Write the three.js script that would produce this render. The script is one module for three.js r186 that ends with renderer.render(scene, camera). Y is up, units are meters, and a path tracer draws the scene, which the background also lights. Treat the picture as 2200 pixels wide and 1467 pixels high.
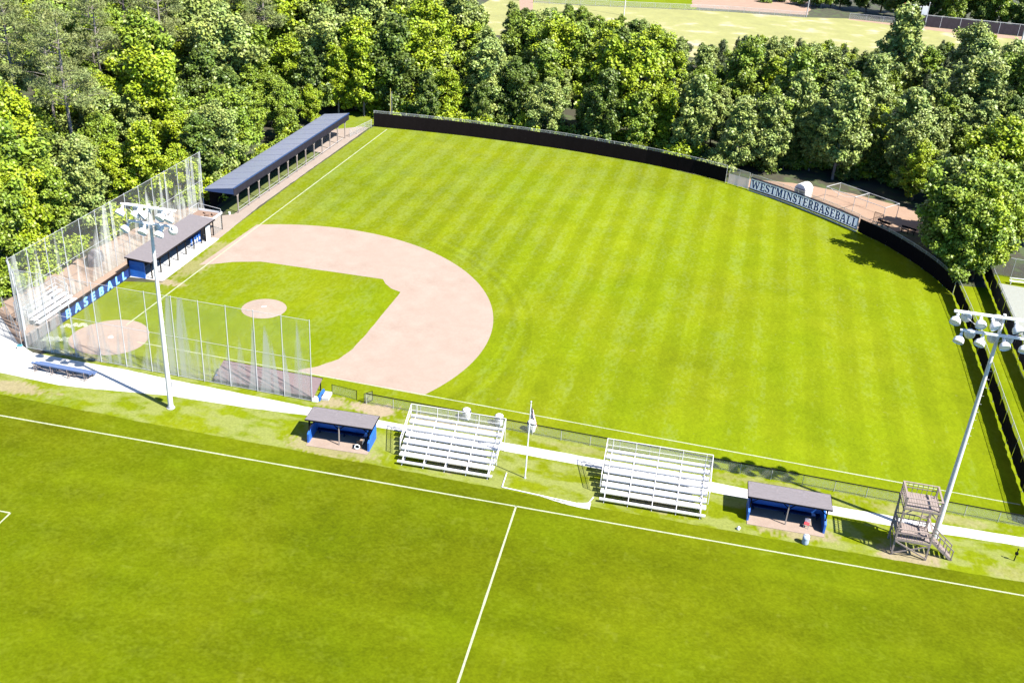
import * as THREE from 'three';
import { Sky } from 'three/addons/objects/Sky.js';
import { mergeGeometries } from 'three/addons/utils/BufferGeometryUtils.js';

// ---------- camera, sky, sun, exposure ----------
const scene = new THREE.Scene();
const camera = new THREE.PerspectiveCamera(36.83, 1024 / 682, 0.5, 3000);
camera.position.set(66.4, 56.87, 90.32);
camera.rotation.set(-0.48456, 0.21284, 0.06887, 'YXZ');
const SUN = new THREE.Vector3(0.595, 0.777, 0.205).normalize();
const sky = new Sky();
sky.scale.setScalar(2000);
sky.name = 'sky';
Object.assign(sky.userData, { kind: 'structure' });
sky.material.uniforms.sunPosition.value.copy(SUN);
sky.material.uniforms.turbidity.value = 3;
sky.material.uniforms.rayleigh.value = 0.9;
sky.material.uniforms.mieCoefficient.value = 0.004;
scene.add(sky);
scene.environmentIntensity = 0.1;
const sun = new THREE.DirectionalLight(new THREE.Color(1, 0.955, 0.88), 4.6);
sun.position.copy(SUN).multiplyScalar(300).add(new THREE.Vector3(40, 0, -60));
sun.target.position.set(40, 0, -60);
sun.castShadow = true;
Object.assign(sun.shadow.camera, { left: -220, right: 220, top: 220, bottom: -220, near: 1, far: 800 });
sun.shadow.mapSize.set(4096, 4096);
scene.add(sun, sun.target);
const renderer = new THREE.WebGLRenderer({ antialias: true });
renderer.toneMapping = THREE.LinearToneMapping;
renderer.toneMappingExposure = 4.4;
renderer.shadowMap.enabled = true;

// ---------- helpers ----------
const rnd = (seed) => { let s = seed | 0; return () => { s = (s + 0x6d2b79f5) | 0; let t = Math.imul(s ^ (s >>> 15), 1 | s); t = (t + Math.imul(t ^ (t >>> 7), 61 | t)) ^ t; return ((t ^ (t >>> 14)) >>> 0) / 4294967296; }; };
const V = (x, y, z) => new THREE.Vector3(x, y, z);
const lin = (r, g, b) => new THREE.Color().setRGB(r, g, b);
const taken = new Map();
const numbered = (n) => { const k = taken.get(n) || 0; taken.set(n, k + 1); return k ? n + '_' + String(k).padStart(3, '0') : n; };
const clean = (g) => { const q = g.index ? g.toNonIndexed() : g; for (const k of Object.keys(q.attributes)) if (!['position', 'normal', 'uv'].includes(k)) q.deleteAttribute(k); return q; };
function meterUV(g) {           // uv in metres, projected along the dominant axis of each face
  const p = g.attributes.position, n = g.attributes.normal, uv = new Float32Array(p.count * 2);
  for (let i = 0; i < p.count; i++) {
    const ax = Math.abs(n.getX(i)), ay = Math.abs(n.getY(i)), az = Math.abs(n.getZ(i));
    const [u, v] = ay >= ax && ay >= az ? [p.getX(i), p.getZ(i)] : ax > az ? [p.getZ(i), p.getY(i)] : [p.getX(i), p.getY(i)];
    uv[i * 2] = u; uv[i * 2 + 1] = v;
  }
  g.setAttribute('uv', new THREE.BufferAttribute(uv, 2));
  return g;
}
function merged(geos, keepUV) {
  const list = [].concat(geos).map(clean);
  const g = list.length > 1 ? mergeGeometries(list) : list[0];
  return keepUV ? g : meterUV(g);
}
function mesh(name, geos, material, parent, keepUV) {
  const m = new THREE.Mesh(geos.isBufferGeometry && keepUV === 'raw' ? geos : merged(geos, keepUV), material);
  m.name = parent === scene ? numbered(name) : name;
  m.castShadow = m.receiveShadow = true;
  parent.add(m);
  return m;
}
function tag(o, label, category, group, kind) {
  if (label) o.userData.label = label;
  if (category) o.userData.category = category;
  if (group) o.userData.group = group;
  if (kind) o.userData.kind = kind;
  return o;
}
function thing(name, label, category, x, y, z, turn = 0, group) {
  const g = new THREE.Group();
  g.name = numbered(name);
  g.position.set(x, y, z); g.rotation.y = turn;
  scene.add(g);
  return tag(g, label, category, group);
}
const box = (w, h, d, x = 0, y = 0, z = 0, ry = 0, rx = 0, rz = 0) => { const g = new THREE.BoxGeometry(w, h, d); if (rz) g.rotateZ(rz); if (rx) g.rotateX(rx); if (ry) g.rotateY(ry); return g.translate(x, y, z); };
function tube(a, b, r1, r2 = r1, seg = 8) {
  const d = b.clone().sub(a), g = new THREE.CylinderGeometry(r2, r1, d.length(), seg);
  g.applyQuaternion(new THREE.Quaternion().setFromUnitVectors(V(0, 1, 0), d.clone().normalize()));
  return g.translate((a.x + b.x) / 2, (a.y + b.y) / 2, (a.z + b.z) / 2);
}
function beam(a, b, w, h) {      // rectangular bar from a to b
  const d = b.clone().sub(a), g = new THREE.BoxGeometry(w, h, d.length());
  const m = new THREE.Matrix4().lookAt(a, b, Math.abs(d.clone().normalize().y) > 0.98 ? V(1, 0, 0) : V(0, 1, 0));
  g.applyMatrix4(m);
  return g.translate((a.x + b.x) / 2, (a.y + b.y) / 2, (a.z + b.z) / 2);
}
const bend = (pts, r, seg = 20, rad = 6) => new THREE.TubeGeometry(new THREE.CatmullRomCurve3(pts), seg, r, rad);

// ---------- noise and textures ----------
function makeNoise(seed) {
  const r = rnd(seed), N = 256, t = new Float32Array(N * N).map(() => r());
  return (x, y) => {
    const ix = Math.floor(x), iy = Math.floor(y); let fx = x - ix, fy = y - iy;
    fx = fx * fx * (3 - 2 * fx); fy = fy * fy * (3 - 2 * fy);
    const a = ix & 255, b = (ix + 1) & 255, c = (iy & 255) * N, d = ((iy + 1) & 255) * N;
    return (t[c + a] * (1 - fx) + t[c + b] * fx) * (1 - fy) + (t[d + a] * (1 - fx) + t[d + b] * fx) * fy;
  };
}
const n1 = makeNoise(11), n2 = makeNoise(23), n3 = makeNoise(37);
const fbm = (n, x, y, o = 4) => { let s = 0, a = 0.5, t = 0; for (let i = 0; i < o; i++) { s += a * n(x + i * 17.3, y - i * 9.1); t += a; a *= 0.5; x *= 2.03; y *= 2.03; } return s / t; };
const toS = new Uint8Array(4097);
for (let i = 0; i <= 4096; i++) { const l = i / 4096; toS[i] = Math.round(255 * (l <= 0.0031308 ? 12.92 * l : 1.055 * Math.pow(l, 1 / 2.4) - 0.055)); }
const enc = (l) => toS[Math.max(0, Math.min(4096, (l * 4096) | 0))];
function colorTex(w, h, f, wrap = true) {
  const d = new Uint8Array(w * h * 4), c = [0, 0, 0];
  for (let j = 0; j < h; j++) for (let i = 0; i < w; i++) { f(i, j, c); const o = (j * w + i) * 4; d[o] = enc(c[0]); d[o + 1] = enc(c[1]); d[o + 2] = enc(c[2]); d[o + 3] = 255; }
  const t = new THREE.DataTexture(d, w, h);
  t.colorSpace = THREE.SRGBColorSpace; t.magFilter = THREE.LinearFilter; t.minFilter = THREE.LinearMipmapLinearFilter; t.generateMipmaps = true;
  if (wrap) t.wrapS = t.wrapT = THREE.RepeatWrapping;
  t.needsUpdate = true;
  return t;
}
function greyTex(w, h, f) {
  const d = new Uint8Array(w * h * 4);
  for (let j = 0; j < h; j++) for (let i = 0; i < w; i++) { const v = Math.max(0, Math.min(255, f(i, j) * 255)) | 0, o = (j * w + i) * 4; d[o] = d[o + 1] = d[o + 2] = v; d[o + 3] = 255; }
  const t = new THREE.DataTexture(d, w, h);
  t.magFilter = THREE.LinearFilter; t.wrapS = t.wrapT = THREE.RepeatWrapping; t.needsUpdate = true;
  return t;
}
// tileable mottling, value round 1 (linear multiplier kept below 1)
function mottle(seed, lo, hi, sx, sy, tileX, tileY = tileX) {
  const n = makeNoise(seed), S = 256, t = colorTex(S, S, (i, j, c) => {
    let v = 0, a = 0.5, fx = sx, fy = sy;
    for (let o = 0; o < 4; o++) {
      const x = (i / S) * fx, y = (j / S) * fy, ux = i / S, uy = j / S;
      const q = (n(x, y) * (1 - ux) + n(x + 256 - fx, y) * ux) * (1 - uy) + (n(x, y + 256 - fy) * (1 - ux) + n(x + 256 - fx, y + 256 - fy) * ux) * uy;
      v += a * q; a *= 0.5; fx *= 2; fy *= 2;
    }
    const l = lo + (hi - lo) * v; c[0] = c[1] = c[2] = l;
  });
  t.repeat.set(1 / tileX, 1 / tileY);
  return t;
}
const MOT = mottle(5, 0.55, 1.15, 8, 8, 3), FINE = mottle(6, 0.78, 1.12, 16, 16, 2), WOODG = mottle(8, 0.45, 1.2, 40, 3, 1.2, 3), ROOFG = mottle(9, 0.6, 1.15, 12, 30, 2.4, 2.4);
const matt = (r, g, b, extra = {}) => new THREE.MeshPhysicalMaterial({ color: lin(r, g, b), roughness: 0.95, specularIntensity: 0.12, ...extra });
const std = (r, g, b, rough = 0.8, extra = {}) => new THREE.MeshStandardMaterial({ color: lin(r, g, b), roughness: rough, ...extra });
const M = {
  galv: std(0.34, 0.34, 0.34, 0.5, { metalness: 0.3, map: FINE }),
  polePaint: std(0.4, 0.385, 0.37, 0.55, { metalness: 0, map: FINE }),
  alu: std(0.46, 0.445, 0.44, 0.42, { metalness: 0.15, map: FINE }),
  white: std(0.5, 0.5, 0.49, 0.5, { map: FINE }),
  lampWhite: std(0.5, 0.5, 0.51, 0.35, { map: FINE }),
  lens: std(0.5, 0.5, 0.5, 0.35),
  black: matt(0.006, 0.006, 0.007, { map: MOT }),
  screen: matt(0.0065, 0.0046, 0.0046, { map: MOT, side: THREE.DoubleSide }),
  screenMauve: matt(0.04, 0.033, 0.037, { map: MOT, side: THREE.DoubleSide }),
  blue: std(0.008, 0.085, 0.34, 0.55, { map: MOT }),
  navy: matt(0.003, 0.012, 0.05, { map: MOT }),
  roofGrey: std(0.11, 0.096, 0.099, 0.9, { map: ROOFG }), roofBrown: std(0.115, 0.08, 0.08, 0.9, { map: ROOFG }),
  fasciaGrey: matt(0.018, 0.016, 0.021, { map: MOT }), trimBlue: std(0.012, 0.03, 0.09, 0.5),
  roofBlue: std(0.15, 0.163, 0.215, 0.38, { metalness: 0.15, map: ROOFG }),
  roofDark: std(0.03, 0.035, 0.05, 0.6, { map: MOT }),
  wood: std(0.16, 0.1, 0.07, 0.85, { map: WOODG }),
  greyWood: std(0.18, 0.14, 0.12, 0.85, { map: WOODG }),
  postWood: std(0.22, 0.18, 0.155, 0.85, { map: WOODG }),
  concrete: std(0.33, 0.32, 0.3, 0.9, { map: FINE }),
  block: std(0.15, 0.125, 0.11, 0.9, { map: MOT }),
  blueSeat: std(0.07, 0.11, 0.22, 0.45, { metalness: 0.3, map: FINE }),
  bark: std(0.11, 0.08, 0.055, 0.95, { map: WOODG }),
  paleBark: std(0.16, 0.135, 0.115, 0.95, { map: WOODG }),
  red: std(0.42, 0.03, 0.04, 0.6, { map: FINE }),
  dark: matt(0.012, 0.0095, 0.009, { map: MOT }),
  teal: std(0.03, 0.16, 0.2, 0.6),
};
const linkAlpha = greyTex(64, 64, (i, j) => { const a = Math.abs(((i + j) % 32) - 16), b = Math.abs(((i - j + 64) % 32) - 16); return Math.min(a, b) < 2.1 ? 1 : 0; });
linkAlpha.repeat.set(7, 7);
const netStreak = greyTex(1024, 256, (i, j) => {
  const x = i / 1024 * 34, y = j / 256;
  const top = Math.pow(n1(x * 1.3, 3.5), 1.6);
  const s = Math.pow(fbm(n2, x * 3.1, 7.7, 3), 1.7) * Math.max(0, Math.min(1, (top * 1.7 - y) * 6));
  const grid = (i % 4 === 0 || j % 6 === 0) ? 0.05 : 0;
  return Math.min(0.62, 0.065 + grid + s * 1.15);
});
netStreak.repeat.set(1 / 34, 1 / 9.5);
M.link = std(0.3, 0.3, 0.29, 0.5, { metalness: 0.3, alphaMap: linkAlpha, transparent: true, side: THREE.DoubleSide });
M.linkDark = std(0.06, 0.06, 0.06, 0.6, { alphaMap: linkAlpha, transparent: true, side: THREE.DoubleSide });
M.net = std(0.3, 0.3, 0.27, 0.9, { alphaMap: netStreak, transparent: true, side: THREE.DoubleSide });

// ---------- the ground ----------
const shapeOf = (pts) => new THREE.Shape(pts.map(([x, z]) => new THREE.Vector2(x, -z)));
function wobble(pts, step, amp, seed, closed = true) {     // resample an outline and roughen it
  const out = [], n = makeNoise(seed), L = pts.length;
  let s = 0;
  for (let i = 0; i < (closed ? L : L - 1); i++) {
    const [x0, z0] = pts[i], [x1, z1] = pts[(i + 1) % L], len = Math.hypot(x1 - x0, z1 - z0), k = Math.max(1, Math.round(len / step)), nx = -(z1 - z0) / len, nz = (x1 - x0) / len;
    for (let j = 0; j < k; j++) { const t = j / k, a = (fbm(n, s * 0.9, 1.5, 3) - 0.5) * 2 * amp; out.push([x0 + (x1 - x0) * t + nx * a, z0 + (z1 - z0) * t + nz * a]); s += len / k; }
  }
  return out;
}
function sheet(name, pts, y, material, X0 = 0, Z0 = 0, S = 1, holes = []) {
  const sh = shapeOf(pts);
  for (const h of holes) sh.holes.push(new THREE.Path(h.map(([x, z]) => new THREE.Vector2(x, -z))));
  const g = new THREE.ShapeGeometry(sh).rotateX(-Math.PI / 2), p = g.attributes.position, uv = new Float32Array(p.count * 2);
  for (let i = 0; i < p.count; i++) { uv[i * 2] = (p.getX(i) - X0) / S; uv[i * 2 + 1] = (p.getZ(i) - Z0) / S; }
  g.setAttribute('uv', new THREE.BufferAttribute(uv, 2));
  const m = mesh(name, g, material, scene, true);
  m.position.y = y;
  return tag(m, null, null, null, 'structure');
}
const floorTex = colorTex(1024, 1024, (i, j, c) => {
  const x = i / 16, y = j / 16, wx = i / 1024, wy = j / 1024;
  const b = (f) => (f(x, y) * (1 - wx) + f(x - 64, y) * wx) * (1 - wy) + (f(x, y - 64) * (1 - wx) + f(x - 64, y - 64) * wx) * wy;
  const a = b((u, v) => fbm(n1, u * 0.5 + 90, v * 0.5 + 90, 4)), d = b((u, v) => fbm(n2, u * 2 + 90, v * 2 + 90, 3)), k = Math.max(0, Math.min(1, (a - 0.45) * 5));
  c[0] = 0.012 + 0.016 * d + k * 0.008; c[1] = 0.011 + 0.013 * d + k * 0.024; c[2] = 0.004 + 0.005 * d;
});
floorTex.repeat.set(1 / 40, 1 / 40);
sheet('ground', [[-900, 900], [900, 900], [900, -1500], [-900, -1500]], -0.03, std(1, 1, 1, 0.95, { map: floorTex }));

// lawn of the ball field, one sheet up to the touchline side strip
const GRASS = [0.086, 0.108, 0.0022], SOIL = [0.17, 0.135, 0.088], DRY = [0.128, 0.138, 0.042];
const soilSpots = [[33, 4.6, 5, 1.5, 1], [40, 4.5, 7, 0.9, 0.8], [-2, -15.5, 2.6, 1.2, 0.9], [33, 12.9, 5, 1.4, 0.6], [76, 11.4, 5.5, 1.3, 0.7], [86.5, 11.6, 3, 1.3, 0.85], [-1.2, -24, 1.8, 9, 0.45], [64, 11.2, 5, 1.6, 0.7], [43.5, 11.2, 4.6, 1.4, 0.6], [90, 4.7, 8, 0.8, 0.35], [73, 4.6, 9, 0.8, 0.3], [60, 4.7, 9, 0.7, 0.25], [29.5, 4.5, 2.5, 1.4, 0.8], [-3, 13, 4.5, 1.1, 0.75], [0, 4.9, 6, 0.8, 0.5], [98, 11, 6, 1.5, 0.3]];
const lawnTex = colorTex(2048, 2048, (i, j, c) => {
  const x = -14 + i * 118 / 2048, z = -100 + j * 118 / 2048;
  const big = fbm(n1, x * 0.06 + 40, z * 0.06 + 40, 3), mid = fbm(n2, x * 0.35 + 40, z * 0.35 + 60, 3), fine = n3(x * 9 + 300, z * 9 + 300), fine2 = n1(x * 4.1 + 300, z * 2.3 + 300);
  const r0 = Math.hypot(x - 13, z + 13);
  let m = 1 + (big - 0.5) * 0.26 + (mid - 0.5) * 0.2 + (fine - 0.5) * 0.24 + (fine2 - 0.5) * 0.16;
  let stripe = 0;
  let yel = (fbm(n3, x * 0.12 + 20, z * 0.12 + 80, 3) - 0.5) * 0.3 + (mid - 0.5) * 0.12;
  if (z < 0 && x > 0 && r0 > 29.5) {              // mower passes run straight out from the right field line
    const w = Math.sin((x + (n2(z * 0.05, 3.3) - 0.5) * 0.5) * Math.PI / 2.1);
    stripe = Math.tanh(w * 3); m *= 1 + 0.06 * stripe * (0.5 + n1(x * 0.08 + 10, z * 0.05 + 10));
    const ring = Math.sin((r0 - 29) * Math.PI / 0.95);
    if (r0 < 33 && x > 26) m *= 1 + 0.07 * Math.tanh(ring * 2);
  }
  if (z > 0 || x < 0) { m *= 0.99; yel += 0.05; }
  const glowDens = 0.5 - 0.006 * x - 0.0035 * z + (z > 3.8 ? 0.1 : 0), pat = fbm(n1, x * 0.9 + 210, z * 0.16 + 140, 3) * 0.45 + fbm(n2, x * 1.6 + 90, z * 1.1 + 40, 2) * 0.25 + fine2 * 0.3, thin = Math.max(0, Math.min(1, (pat - 0.66 + glowDens * 0.42) * 2 + (stripe > 0.3 ? 0.16 : 0)));  // pale thatch; its leftward and far gain paints in the glow on that side
  let soil = 0;
  for (const [sx, sz, rx, rz, a] of soilSpots) { const q = 1 - Math.hypot((x - sx) / rx, (z - sz) / rz); if (q > -0.4) soil = Math.max(soil, a * Math.min(1, Math.max(0, (q + (mid - 0.5) * 1.5 + (fine2 - 0.5) * 0.6) * 2.2))); }
  let dryg = 0;
  if (z > 3.5) { const bare = fbm(n2, x * 0.55 + 130, z * 0.9 + 130, 4); dryg = Math.min(0.75, Math.max(0, (bare - 0.45 + (z > 8 ? 0.05 : -0.03)) * 3.5)); }
  const spot = n3(x * 1.9 + 77, z * 1.9 + 77) > 0.965 ? 0.25 : 0;
  soil = Math.min(1, soil + spot * 0.5);
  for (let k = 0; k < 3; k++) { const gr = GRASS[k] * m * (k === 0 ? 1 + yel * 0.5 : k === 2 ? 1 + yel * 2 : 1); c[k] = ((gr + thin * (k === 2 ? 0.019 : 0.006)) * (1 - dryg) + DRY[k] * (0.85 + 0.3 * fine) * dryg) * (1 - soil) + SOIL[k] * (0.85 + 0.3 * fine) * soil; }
}, false);
const turf = (map) => new THREE.MeshPhysicalMaterial({ map, roughness: 1, specularIntensity: 0.05 });
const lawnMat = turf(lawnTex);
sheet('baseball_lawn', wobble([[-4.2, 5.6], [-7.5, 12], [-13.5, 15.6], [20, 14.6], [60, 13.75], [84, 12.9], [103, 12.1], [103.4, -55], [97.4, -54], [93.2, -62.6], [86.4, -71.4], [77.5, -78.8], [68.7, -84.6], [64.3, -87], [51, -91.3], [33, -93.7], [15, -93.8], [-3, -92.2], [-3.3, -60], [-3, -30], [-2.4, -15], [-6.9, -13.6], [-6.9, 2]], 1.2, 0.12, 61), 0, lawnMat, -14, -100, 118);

// soccer pitch
const PITCH = [0.053, 0.066, 0.001];
const pitchTex = colorTex(2048, 2048, (i, j, c) => {
  const x = -40 + i * 170 / 2048, z = 8 + j * 85 / 2048;
  const big = fbm(n2, x * 0.05 + 20, z * 0.05 + 40, 3), streak = fbm(n1, x * 0.1 + z * 0.02 + 20, z * 0.45 + 30, 3), mid = fbm(n3, x * 0.5 + 30, z * 0.5 + 60, 3), fine = n2(x * 8 + 300, z * 8 + 300), f2 = n1(x * 3.7 + 300, z * 4.3 + 200);
  const pass = Math.tanh(Math.sin((z + 0.04 * x) * Math.PI / 2.4) * 3), lane = Math.tanh(Math.sin((x - 0.04 * z) * Math.PI / 3) * 2);
  const m = 1.02 + (big - 0.5) * 0.3 + (streak - 0.5) * 0.34 + (mid - 0.5) * 0.3 + (fine - 0.5) * 0.3 + (f2 - 0.5) * 0.2 + pass * 0.03 * n3(x * 0.07, z * 0.07) + lane * 0.025 * n1(x * 0.09 + 5, z * 0.05);
  const yel = (fbm(n1, x * 0.16 + 70, z * 0.16 + 20, 3) - 0.5) * 0.35;
  const palePat = fbm(n1, x * 0.6 + 210, z * 0.6 + 140, 3) * 0.6 + f2 * 0.4, pale = Math.max(0, n3(x * 1.3 + 11, z * 1.3 + 31) - 0.9) * 1.6 + Math.max(0, Math.min(1, (palePat - 0.44 - 0.002 * x) * 2)) * 0.12;  // pale patches and specks, patches a little denser toward the left
  c[0] = PITCH[0] * m * (1 + yel * 0.5) + pale * 0.08; c[1] = PITCH[1] * m + pale * 0.08; c[2] = PITCH[2] * m * (1 + yel) + pale * 0.02;
}, false);
const mow = [[-60, 16.2], [-3.2, 14.6], [20, 14.35], [38, 13.95], [60, 13.6], [84, 12.75], [100, 12.1], [160, 9.8]];
const pitchMat = turf(pitchTex);
pitchTex.wrapS = pitchTex.wrapT = THREE.MirroredRepeatWrapping;
{
  const g = sheet('soccer_pitch', [...wobble(mow, 0.7, 0.13, 62, false), [160, 9.8], [160, 110], [-60, 110]], 0.006, pitchMat, 0, 0, 1);
  const uv = g.geometry.attributes.uv; for (let i = 0; i < uv.count; i++) uv.setXY(i, (uv.getX(i) + 40) / 170, (uv.getY(i) - 8) / 85);
}

// bare soil, infield skin and sand
const dirtTex = colorTex(1024, 1024, (i, j, c) => {
  const x = i / 1024, y = j / 1024;
  const w = (f, s) => (f(x * s, y * s) * (1 - x) + f(x * s - s, y * s) * x) * (1 - y) + (f(x * s, y * s - s) * (1 - x) + f(x * s - s, y * s - s) * x) * y;
  const a = w((u, v) => fbm(n1, u + 100, v + 100, 3), 8), b = w((u, v) => fbm(n2, u + 100, v + 100, 3), 48), d = w((u, v) => n3(u + 60, v + 60), 120);
  const m = 1 + (a - 0.5) * 0.2 + (b - 0.5) * 0.16 + (d - 0.5) * 0.12;
  c[0] = 0.174 * m; c[1] = 0.13 * m * (1 + (a - 0.5) * 0.1); c[2] = 0.101 * m * (1 + (a - 0.5) * 0.15);
});
dirtTex.repeat.set(1 / 14, 1 / 14);
const dirtMat = std(1, 1, 1, 0.95, { map: dirtTex }), claMat = std(0.98, 0.84, 0.72, 0.95, { map: dirtTex }), sandMat = std(0.92, 0.97, 1.0, 0.95, { map: dirtTex });
const arcPts = [], PCX = 13.04, PCZ = -13.04, RA = 27.85;
for (let i = 0; i <= 60; i++) {            // outer edge of the infield skin, from right line to left line
  const a0 = Math.atan2(0.4 - PCZ, 38.1 - PCX), a1 = Math.atan2(-37.9 - PCZ, -0.7 - PCX) , t = i / 60, a = a0 + (a1 - a0) * t;
  arcPts.push([PCX + RA * Math.cos(a), PCZ + RA * Math.sin(a)]);
}
const inner = [[-0.9, -21.6], [0.4, -22.4], [2.7, -24.1], [6, -25.6], [15.1, -26.0], [23.2, -26.3], [24.0, -25.1], [25.2, -24.0], [26.7, -23.4], [26.8, -11.8], [26.7, -7], [26.1, -4.2], [24.6, -1.8], [23, -0.4], [23.2, 0.5]];
sheet('infield_dirt', [...arcPts, ...wobble(inner, 0.6, 0.06, 64, false)], 0.008, dirtMat);
const circ = (cx, cz, r, n = 48, f = () => 1) => Array.from({ length: n }, (_, i) => { const a = i / n * Math.PI * 2, q = r * f(a); return [cx + q * Math.cos(a), cz + q * Math.sin(a)]; });
sheet('home_plate_dirt', wobble(circ(0, 0, 4.35, 40, (a) => 1 + 0.03 * Math.sin(a * 3)), 0.5, 0.06, 65), 0.008, dirtMat);
{ // pitcher's mound: a low dome
  const prof = []; for (let i = 0; i <= 14; i++) { const t = i / 14; prof.push(new THREE.Vector2(Math.max(0.001, 2.72 * t), 0.26 * Math.pow(Math.cos(t * Math.PI / 2), 1.3) + 0.012)); }
  const m = mesh('pitchers_mound', new THREE.LatheGeometry(prof.reverse(), 48), dirtMat, scene);
  m.position.set(12.75, 0, -12.85); tag(m, null, null, null, 'structure');
  const r = mesh('pitching_rubber', box(0.61, 0.05, 0.15, 12.75, 0.29, -12.85, Math.PI / 4), M.white, scene); tag(r, 'white rubber strip on top of the dirt mound', 'pitching rubber');
  const hp = new THREE.Shape([[-0.216, 0.216], [0.216, 0.216], [0.216, 0], [0, -0.216], [-0.216, 0]].map(([x, y]) => new THREE.Vector2(x * 1.3, y * 1.3)));
  const h = mesh('home_plate', new THREE.ExtrudeGeometry(hp, { depth: 0.02, bevelEnabled: false }).rotateX(-Math.PI / 2).rotateY(-Math.PI / 4).translate(0, 0.01, 0), M.white, scene); tag(h, 'white five sided plate in the dirt circle behind the net', 'home plate');
}
sheet('clay_ground', wobble([[-7.25, 4.5], [-7.25, -16], [-8, -33], [-10.5, -41], [-14, -40], [-16, -22], [-16.5, -4], [-20, 5], [-22, 14], [-13.4, 13], [-9, 7]], 0.9, 0.5, 66), -0.008, std(0.97, 0.9, 0.84, 0.95, { map: dirtTex }));
sheet('sand_strip', wobble([[-2.5, -15.2], [-2.8, -30], [-3.5, -45], [-3.5, -70], [-3.5, -90.5], [-5.2, -90.5], [-11.2, -84], [-11, -73], [-5.4, -72.5], [-5.4, -40], [-7, -38.5], [-7, -31], [-4.6, -30], [-4.8, -15.2]], 0.8, 0.12, 67), 0.004, sandMat);
sheet('dugout_apron', [[-2.5, -15.6], [-2.75, -30.6], [-7.2, -30.6], [-7.2, -15.0]], 0.012, M.concrete);
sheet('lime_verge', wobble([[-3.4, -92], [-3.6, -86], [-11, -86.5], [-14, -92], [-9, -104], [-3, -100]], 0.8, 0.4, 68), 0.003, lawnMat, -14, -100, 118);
sheet('bullpen_dirt', wobble([[65, -87.4], [69, -85.4], [77.8, -79.6], [86.9, -72.2], [97, -74.5], [98, -85], [86, -90], [76, -91.5], [66, -90]], 0.8, 0.35, 69), 0.0045, claMat);
// concrete plaza and path, a slab with a real edge
{
  const pts = wobble([[-14.5, -0.2], [-8.6, 4.6], [-5.6, 6.1], [6, 5.95], [11, 6.15], [27.7, 6.45], [38.2, 6.3], [49, 6.05], [57.8, 5.85], [68.8, 6.1], [79.8, 6.25], [90.7, 5.85], [103, 5.2], [103, 6.75], [97, 6.9], [85, 7.65], [69.4, 7.75], [57.9, 7.45], [48.6, 7.55], [36.1, 7.65], [28.1, 7.85], [21.9, 8.6], [12.4, 9.2], [5.3, 10.5], [1.1, 11.1], [-6, 10.9], [-9, 11.8], [-22, 13]], 1.0, 0.07, 70);
  const g = new THREE.ExtrudeGeometry(shapeOf(pts), { depth: 0.045, bevelEnabled: false }).rotateX(-Math.PI / 2);
  const m = mesh('concrete_path', g, M.concrete, scene); m.position.y = -0.012; tag(m, null, null, null, 'structure');
}
// chalk lines
const chalk = std(0.25, 0.265, 0.17, 0.95, { map: mottle(12, 0.35, 1.25, 30, 30, 3) });
function line(name, a, b, w, y = 0.014) {
  const dx = b[0] - a[0], dz = b[1] - a[1], L = Math.hypot(dx, dz), nx = -dz / L * w / 2, nz = dx / L * w / 2, l = [], r = [], n = Math.ceil(L / 0.6);
  for (let i = 0; i <= n; i++) { const t = i / n, q = 0.8 + 0.45 * n1(t * L * 0.7, w * 50); l.push([a[0] + dx * t + nx * q, a[1] + dz * t + nz * q]); r.push([a[0] + dx * t - nx * q, a[1] + dz * t - nz * q]); }
  return sheet(name, [...l, ...r.reverse()], y, chalk);
}
line('left_foul_line', [0, -3.2], [0, -91], 0.17);
line('right_foul_line', [3.4, 0], [98, 0], 0.14);
line('touchline', [-60, 20.4], [160, 11.5], 0.17);
line('halfway_line', [51.75, 15.8], [56, 108], 0.17);
line('penalty_box_line', [10.35, 30.85], [-20, 32.2], 0.15);
line('penalty_box_line', [10.4, 30.85], [12, 66], 0.15);
{ // worn white paint marks on the grass behind home plate
  const r = rnd(91);
  const paint = (cx, cz, w, h, n, turn) => {
    const gs = [];
    for (let i = 0; i < n; i++) {
      const t = i / (n - 1), x = (t - 0.5) * w, z = Math.sin(t * 19 + cx) * h * 0.42;
      gs.push(new THREE.CircleGeometry(0.17 + 0.12 * r(), 7).rotateX(-Math.PI / 2).translate(x, 0.001 * (i % 4), z), new THREE.PlaneGeometry(0.16, h * (0.4 + 0.5 * r())).rotateX(-Math.PI / 2).rotateY(0.4 * (r() - 0.5)).translate(x, 0.005 + 0.001 * (i % 5), 0));
    }
    const m = mesh('painted_emblem', gs, chalk, scene); m.position.set(cx, 0.014, cz); m.rotation.y = turn;
    return m;
  };
  for (const [x, z, w, h, k, t] of [[-5.4, -1.1, 2.6, 0.9, 12, 0.5], [-5.3, 2.5, 2.6, 1.2, 13, 0.3], [-3.4, 4.8, 2.6, 0.7, 10, 0.1]]) tag(paint(x, z, w, h, k, t), null, null, null, 'structure');
}

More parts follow.
